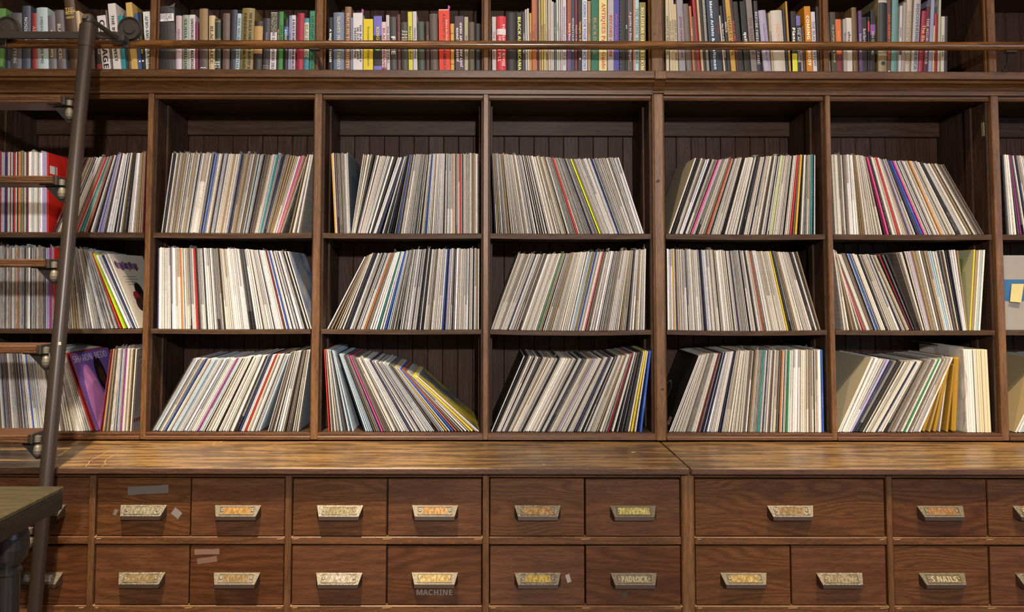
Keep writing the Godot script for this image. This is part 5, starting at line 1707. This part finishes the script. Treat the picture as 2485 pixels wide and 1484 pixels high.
	# padded envelopes and boxed sets at the end of the bottom shelf
	var env := [[1.7151, 0.1076, 0.011, 0.292, "96701c", "ochre padded envelope leaning on the last white record sleeve"], [1.7374, 0.0919, 0.007, 0.285, "9c8048", "tan padded envelope between two ochre ones"], [1.7581, 0.0745, 0.011, 0.272, "9c7614", "ochre padded envelope with an open gap on its right"], [1.8059, 0.0445, 0.009, 0.262, "94721f", "narrow ochre padded envelope in front of the clear bag"], [1.8346, 0.0223, 0.020, 0.288, "a07a1a", "widest ochre padded envelope, pressed against the clear bag"]]
	for e in env:
		var b := Mb.new()
		b.board(Vector3(-e[2] / 2, 0, -0.3), Vector3(e[2] / 2, e[3], 0.0), e[2] * 0.3, 1)
		o = obj("padded_envelope", b, plain(Color.html(e[4]), 0.7))
		var th := asin(e[1] / SIDE)
		o.transform = Transform3D(Basis(Vector3(0, 0, 1), -th), Vector3(e[0], FLOOR_LOW + e[2] / 2 * absf(sin(th)) + 0.0004, -0.024))
		tag(o, e[5], "envelope", "padded envelopes on the bottom shelf")
	var card := Mb.new()
	card.board(Vector3(-0.0025, 0, -0.28), Vector3(0.0025, 0.2, 0.0), 0.002, 1)
	o = obj("bent_card", card, plain(Color.html("c9c6c0"), 0.6))
	o.transform = Transform3D(Basis(Vector3(0, 0, 1), -0.16), Vector3(1.7804, FLOOR_LOW + 0.001, -0.03))
	tag(o, "white card with a dark face standing in the gap between the ochre envelopes", "card")
	for e in [[1.8896, 0.0159, "d9d6d2", "chalk white boxed record set touching the clear bag"], [1.9067, 0.0167, "e0deda", "second chalk white boxed record set from the clear bag"], [1.9254, 0.0112, "d8d6c4", "slim white record set after the printed grey one"], [1.9406, 0.0159, "d6c8a6", "cream boxed record set, next to last on its shelf"], [1.9629, 0.0239, "d4c7a4", "broad cream boxed record set, last on its shelf"]]:
		var b := Mb.new()
		b.board(Vector3(-e[1] / 2, 0, -0.315), Vector3(e[1] / 2, 0.318, 0.0), 0.0015, 1)
		o = obj("boxed_record_set", b, plain(Color.html(e[2]), 0.55))
		o.transform = Transform3D(Basis(Vector3(0, 0, 1), 0.018), Vector3(e[0], FLOOR_LOW + 0.0006, -0.02))
		tag(o, e[3], "record set", "boxed record sets on the bottom shelf")
		var u := Mb.new()   # lid line round the box
		u.board(Vector3(-0.0004, 0.002, -0.31), Vector3(0.0004, 0.3165, 0.0006), 0.0, 1)
		obj("lid_seam", u, plain(Color.html("8a8478"), 0.7), o)
	var gs := Mb.new()
	sleeve(gs, 0.0045, SIDE, M["col_T"][0])
	o = obj("record", gs, M.spines)
	o.transform = Transform3D(Basis(Vector3(0, 0, 1), 0.018), Vector3(1.9175, FLOOR_LOW + 0.0006, -0.02))
	tag(o, "taupe record squeezed between the white boxed sets at the bay's right end", "record", "records with a cover in view")
	# clear bag, crumpled, round the first boxed sets
	var bag := Mb.new()
	var g := RandomNumberGenerator.new()
	g.seed = 8
	var pts := []
	for j in 9:
		var row := []
		for i in 7:
			var u := i / 6.0
			var v := j / 8.0
			row.append(Vector3(1.8573 + u * 0.032 + sin(v * PI) * 0.006 + g.randf_range(-0.005, 0.005), FLOOR_LOW + 0.002 + v * 0.325, -0.012 - pow(absf(u - 0.55), 2.0) * 0.5 + g.randf_range(-0.004, 0.004)))
		pts.append(row)
	for j in 8:
		for i in 6:
			bag.quad(pts[j][i], pts[j][i + 1], pts[j + 1][i + 1], pts[j + 1][i])
	for i in 6:   # its top, reaching to the back of the bay
		bag.quad(pts[8][i], pts[8][i + 1], pts[8][i + 1] + Vector3(-0.004, 0.004, -0.25), pts[8][i] + Vector3(-0.008, -0.002, -0.26))
	o = obj("clear_bag", bag, M.bag)
	tag(o, "crumpled clear plastic bag between the ochre envelopes and the white boxed sets", "bag")
	# the end bay: grey archive box with a blue label and a sticky note
	var ab := thing("archive_box", "grey cardboard box with a blue label and yellow note, cut by the right edge", "box", Vector3(2.1227, FLOOR_MID + 0.0005, -0.17))
	var b := Mb.new()
	b.board(Vector3(-0.082, 0, -0.15), Vector3(0.13, 0.292, 0.15), 0.003, 1)
	obj("carton", b, plain(Color.html("8f8b86"), 0.7), ab)
	b = Mb.new()
	b.board(Vector3(-0.081, 0.115, 0.1503), Vector3(0.02, 0.198, 0.1510), 0.0, 0)
	obj("printed_label", b, plain(Color.html("2f5f8c"), 0.5), ab)
	b = Mb.new()
	var note_xf := Transform3D(Basis(Vector3(0, 0, 1), -0.0), Vector3(-0.04, 0.145, 0.153))
	b.quad(note_xf * Vector3(-0.028, -0.033, 0.010), note_xf * Vector3(0.014, -0.036, 0.012), note_xf * Vector3(0.036, 0.036, 0.0), note_xf * Vector3(-0.012, 0.036, 0.0))
	obj("sticky_note", b, plain(Color.html("b9ae78"), 0.7), ab)


func noise_value(x: float, y: float) -> float:
	if not M.has("cloud"):
		M.cloud = noise(9, 0.012, 3)
	return M.cloud.get_noise_2d(x, y) + 0.2


func ring_print(im: Image, cx: float, cy: float, r0: float, r1: float, c: Color) -> void:
	for y in im.get_height():
		for x in im.get_width():
			var d := Vector2(x - cx, y - cy).length()
			if d > r0 and d < r1:
				im.set_pixel(x, y, c)


func paper_scraps() -> void:
	for e in [[0.5503, 0.1961, 0.009, "torn cream paper scrap lying on the counter left of the dark seam"], [0.2151, 0.3849, 0.006, "thin paper sliver near the front edge of the counter"], [-0.9809, 0.0166, 0.007, "tiny straw-coloured paper sliver at the back of the counter"]]:
		var b := Mb.new()
		var s: float = e[2]
		b.quad(Vector3(-s, 0, s * 0.2), Vector3(-s * 0.2, 0.0006, s), Vector3(s, 0.0012, -s * 0.2), Vector3(-s * 0.4, 0.0004, -s * 0.7))
		b.quad(Vector3(-s, -0.0004, s * 0.2), Vector3(-s * 0.2, 0.0002, s), Vector3(s, 0.0008, -s * 0.2), Vector3(-s * 0.4, 0, -s * 0.7))
		var o := obj("paper_scrap", b, plain(Color.html("cfc19a"), 0.8))
		o.position = Vector3(e[0], 0.9171, e[1])
		tag(o, e[3], "paper")


# ---------------------------------------------------------------- ladder, rail, table
func ladder() -> void:
	var ax := -1.390
	var zt := func(y: float) -> float:
		return 0.30 + (2.46 - y) * 0.1175
	var o := thing("library_ladder", "rolling library ladder of brown metal tubes and grooved wooden treads, cut by the picture edge", "ladder", Vector3(-1.62, 0, 0.55))
	var put := func(called: String, b: Mb, m: Material) -> MeshInstance3D:
		var q := obj(called, b, m, o)
		q.position = -o.position
		return q
	for k in 2:
		var x := ax - k * 0.46
		var b := Mb.new()
		b.tube([Vector3(x, 2.37, zt.call(2.37)), Vector3(x, 1.2, zt.call(1.2)), Vector3(x, 0.02, zt.call(0.02))], [0.0238, 0.0228, 0.0200], 24)
		put.call("side_tube", b, M.tube)
		b = Mb.new()   # socket and cap at the head
		b.tube([Vector3(x, 2.345, zt.call(2.345)), Vector3(x, 2.348, zt.call(2.348)), Vector3(x, 2.425, zt.call(2.425)), Vector3(x, 2.432, zt.call(2.432))], [0.0255, 0.027, 0.0275, 0.022], 24)
		put.call("socket", b, M.tube)
		b = Mb.new()
		var prof := []
		for j in 9:
			var th := PI * j / 8.0 - PI / 2
			prof.append(Vector2(maxf(cos(th), 0.0) * 0.0215, sin(th) * 0.023))
		b.lathe(prof, 18, Vector3(x, 2.448, zt.call(2.448)))
		put.call("head_knuckle", b, M.iron)
		b = Mb.new()
		b.tube([Vector3(x - 0.001, 2.452, zt.call(2.45) + 0.018), Vector3(x - 0.001, 2.453, zt.call(2.45) + 0.027)], [0.010, 0.009], 6)
		put.call("bolt", b, M.screw)
		# arm back to the wheel that rides on the rail
		b = Mb.new()
		b.tube([Vector3(x + 0.012, 2.447, zt.call(2.45) - 0.01), Vector3(x + 0.035, 2.428, 0.19), Vector3(x + 0.046, 2.424, 0.165)], [0.0085, 0.0095, 0.011], 10)
		put.call("wheel_arm", b, M.iron)
		b = Mb.new()
		b.board(Vector3(x + 0.02, 2.410, 0.128), Vector3(x + 0.068, 2.440, 0.175), 0.005)
		put.call("wheel_fork", b, M.iron)
		b = Mb.new()
		b.lathe([Vector2(0.0, -0.011), Vector2(0.02, -0.011), Vector2(0.024, -0.006), Vector2(0.036, -0.006), Vector2(0.040, -0.012), Vector2(0.0435, -0.012), Vector2(0.0435, -0.009), Vector2(0.037, 0.0), Vector2(0.0435, 0.009), Vector2(0.0435, 0.012), Vector2(0.040, 0.012), Vector2(0.036, 0.006), Vector2(0.024, 0.006), Vector2(0.02, 0.011), Vector2(0.0, 0.011)], 28, Vector3(x + 0.067, 2.4745, 0.118), Basis(Vector3(1, 0, 0), PI / 2))
		put.call("wheel", b, M.iron)
		b = Mb.new()   # clip under the rail
		b.board(Vector3(x + 0.048, 2.397, 0.124), Vector3(x + 0.068, 2.432, 0.132), 0.002)
		put.call("rail_clip", b, M.iron)
	var b := Mb.new()
	b.board(Vector3(ax - 0.40, 2.418, 0.165), Vector3(ax + 0.05, 2.446, 0.177), 0.003)
	put.call("head_bar", b, M.iron)
	for k in 7:
		var y := 2.158 - k * 0.2805
		var z: float = zt.call(y) + 0.052
		var dp := 0.125
		var x1 := ax - 0.046
		b = Mb.new()   # tread with a reeded nosing
		var t := 0.026
		b.run_x([Vector2(z - dp, y), Vector2(z - 0.003, y), Vector2(z, y - 0.003), Vector2(z, y - 0.007), Vector2(z - 0.0018, y - 0.0083), Vector2(z, y - 0.0096), Vector2(z, y - 0.0135), Vector2(z - 0.0018, y - 0.0148), Vector2(z, y - 0.0161), Vector2(z, y - t + 0.003), Vector2(z - 0.004, y - t), Vector2(z - dp, y - t)], ax - 0.46 + 0.046, x1, rnd_off())
		put.call("tread", b, M.tread)
		for s in 2:
			var sx := x1 if s == 0 else ax - 0.46 + 0.046
			var dirx := 1.0 if s == 0 else -1.0
			b = Mb.new()   # cast corner bracket: plate under the tread and web down to the tube
			b.board(Vector3(minf(sx - dirx * 0.055, sx + dirx * 0.006), y - t - 0.004, z - 0.105), Vector3(maxf(sx - dirx * 0.055, sx + dirx * 0.006), y - t, z - 0.02), 0.001)
			b.board(Vector3(minf(sx, sx + dirx * 0.008), y - t - 0.004, z - 0.1), Vector3(maxf(sx, sx + dirx * 0.008), y + 0.001, z - 0.012), 0.002)
			var zz: float = zt.call(y - 0.05)
			b.quad(Vector3(sx - dirx * 0.05, y - t - 0.003, zz), Vector3(sx + dirx * 0.014, y - t - 0.003, zz), Vector3(sx + dirx * 0.016, y - 0.085, zz), Vector3(sx + dirx * 0.004, y - 0.085, zz))
			b.quad(Vector3(sx - dirx * 0.05, y - t - 0.003, zz - 0.006), Vector3(sx + dirx * 0.014, y - t - 0.003, zz - 0.006), Vector3(sx + dirx * 0.016, y - 0.085, zz - 0.006), Vector3(sx + dirx * 0.004, y - 0.085, zz - 0.006))
			b.quad(Vector3(sx - dirx * 0.05, y - t - 0.003, zz), Vector3(sx + dirx * 0.004, y - 0.085, zz), Vector3(sx + dirx * 0.004, y - 0.085, zz - 0.006), Vector3(sx - dirx * 0.05, y - t - 0.003, zz - 0.006))
			put.call("tread_bracket", b, M.iron)
			b = Mb.new()
			var lug := []
			for j in 7:
				var th := PI * j / 6.0 - PI / 2
				lug.append(Vector2(maxf(cos(th), 0.0) * 0.015, sin(th) * 0.022))
			b.lathe(lug, 14, Vector3(sx + dirx * 0.012, y - 0.055, zz + 0.006))
			b.lathe([Vector2(0.0, -0.012), Vector2(0.011, -0.01), Vector2(0.012, 0.008), Vector2(0.0, 0.012)], 12, Vector3(sx + dirx * 0.012, y - 0.018, zz + 0.008))
			put.call("bracket_lug", b, M.lug)
	# a worn patch of bare metal on the front tube
	b = Mb.new()
	var wz: float = zt.call(1.325) + 0.0225
	b.board(Vector3(ax + 0.005, 1.313, wz - 0.006), Vector3(ax + 0.017, 1.326, wz - 0.0004), 0.003, 0, Vector2.ZERO)
	put.call("paint_chip", b, plain(Color.html("b5ac98"), 0.7))


func pole() -> void:
	var o := thing("ladder_rail", "long varnished wooden pole across the books, carried on small iron brackets", "rail", Vector3(0, 2.4225, 0.1))
	var b := Mb.new()
	b.tube([Vector3(-2.4, -0.004, 0), Vector3(-1.35, -0.002, 0), Vector3(0, 0, 0), Vector3(1.2, 0.001, 0), Vector3(3.0, 0.003, 0)], [0.0165, 0.0165, 0.0165, 0.0165, 0.0165], 24)
	obj("pole", b, M.pole, o)
	for x in [-0.628, 0.70, 2.02]:
		b = Mb.new()
		b.tube([Vector3(x, -0.016, 0.0), Vector3(x - 0.002, -0.032, -0.012), Vector3(x + 0.008, -0.05, -0.03), Vector3(x + 0.012, -0.078, -0.056)], [0.006, 0.0055, 0.005, 0.007], 10)
		b.board(Vector3(x - 0.022, -0.024, -0.012), Vector3(x + 0.020, -0.0155, 0.012), 0.003)
		b.board(Vector3(x + 0.003, -0.0822, -0.066), Vector3(x + 0.021, -0.070, -0.05), 0.002)
		if x == 0.70:
			continue
		obj("bracket", b, M.iron, o)


func side_table() -> void:
	var o := thing("side_table", "dark wooden table with worn top and turned leg in the lower left corner", "table", Vector3(-1.6, 0, 1.2))
	var put := func(called: String, b: Mb, m: Material) -> void:
		var q := obj(called, b, m, o)
		q.position = -o.position
	var b := Mb.new()
	b.board(Vector3(-2.1, 0.9605 - 0.012, 0.85), Vector3(-1.147, 0.9605, 1.75), 0.002, 0, Vector2(0.7, 0.2))
	put.call("top", b, M.table)
	b = Mb.new()
	b.board(Vector3(-2.1, 0.899, 0.851), Vector3(-1.1475, 0.9483, 1.749), 0.003, 2, rnd_off())
	put.call("apron", b, M.table_leg)
	for q in [Vector2(-1.222, 0.975), Vector2(-1.222, 1.66), Vector2(-2.03, 0.975), Vector2(-2.03, 1.66)]:
		b = Mb.new()
		b.lathe([Vector2(0.0, 0.0), Vector2(0.026, 0.0), Vector2(0.024, 0.10), Vector2(0.030, 0.55), Vector2(0.030, 0.768), Vector2(0.034, 0.774), Vector2(0.034, 0.782), Vector2(0.026, 0.788), Vector2(0.033, 0.796), Vector2(0.044, 0.812), Vector2(0.049, 0.838), Vector2(0.048, 0.866), Vector2(0.041, 0.890), Vector2(0.036, 0.900), Vector2(0.0, 0.900)], 28, Vector3(q.x, 0, q.y))
		put.call("leg", b, M.table_leg)


func _ready() -> void:
	rng.seed = 99
	make_materials()
	M.drawer_c = wood("633c20", M.plank_b.albedo_texture, 0.36, Vector3(1.0 / 1.9, 1.0 / 0.5, 1))
	var bag := StandardMaterial3D.new()
	bag.albedo_color = Color(0.88, 0.87, 0.84, 0.38)
	bag.transparency = BaseMaterial3D.TRANSPARENCY_ALPHA
	bag.roughness = 0.28
	M.bag = bag
	M.lug = std(Color.html("6b6456"), 0.5, 0.3)
	for q in [["font", "Droid Sans", 400], ["font_bold", "Droid Sans", 700], ["font_serif", "Droid Serif", 400], ["font_serif_bold", "Droid Serif", 700]]:
		var sf := SystemFont.new()
		sf.font_names = PackedStringArray([q[1]])
		sf.font_weight = q[2]
		M[q[0]] = sf
	camera_and_light()
	room()
	bookcase()
	drawer_cabinets()
	pole()
	ladder()
	side_table()
	records()
	specials()
	rng.seed = 31
	var k := 0
	for line in BOOKS.strip_edges().split("\n"):
		book(line.split("#"), k)
		k += 1
	paper_scraps()
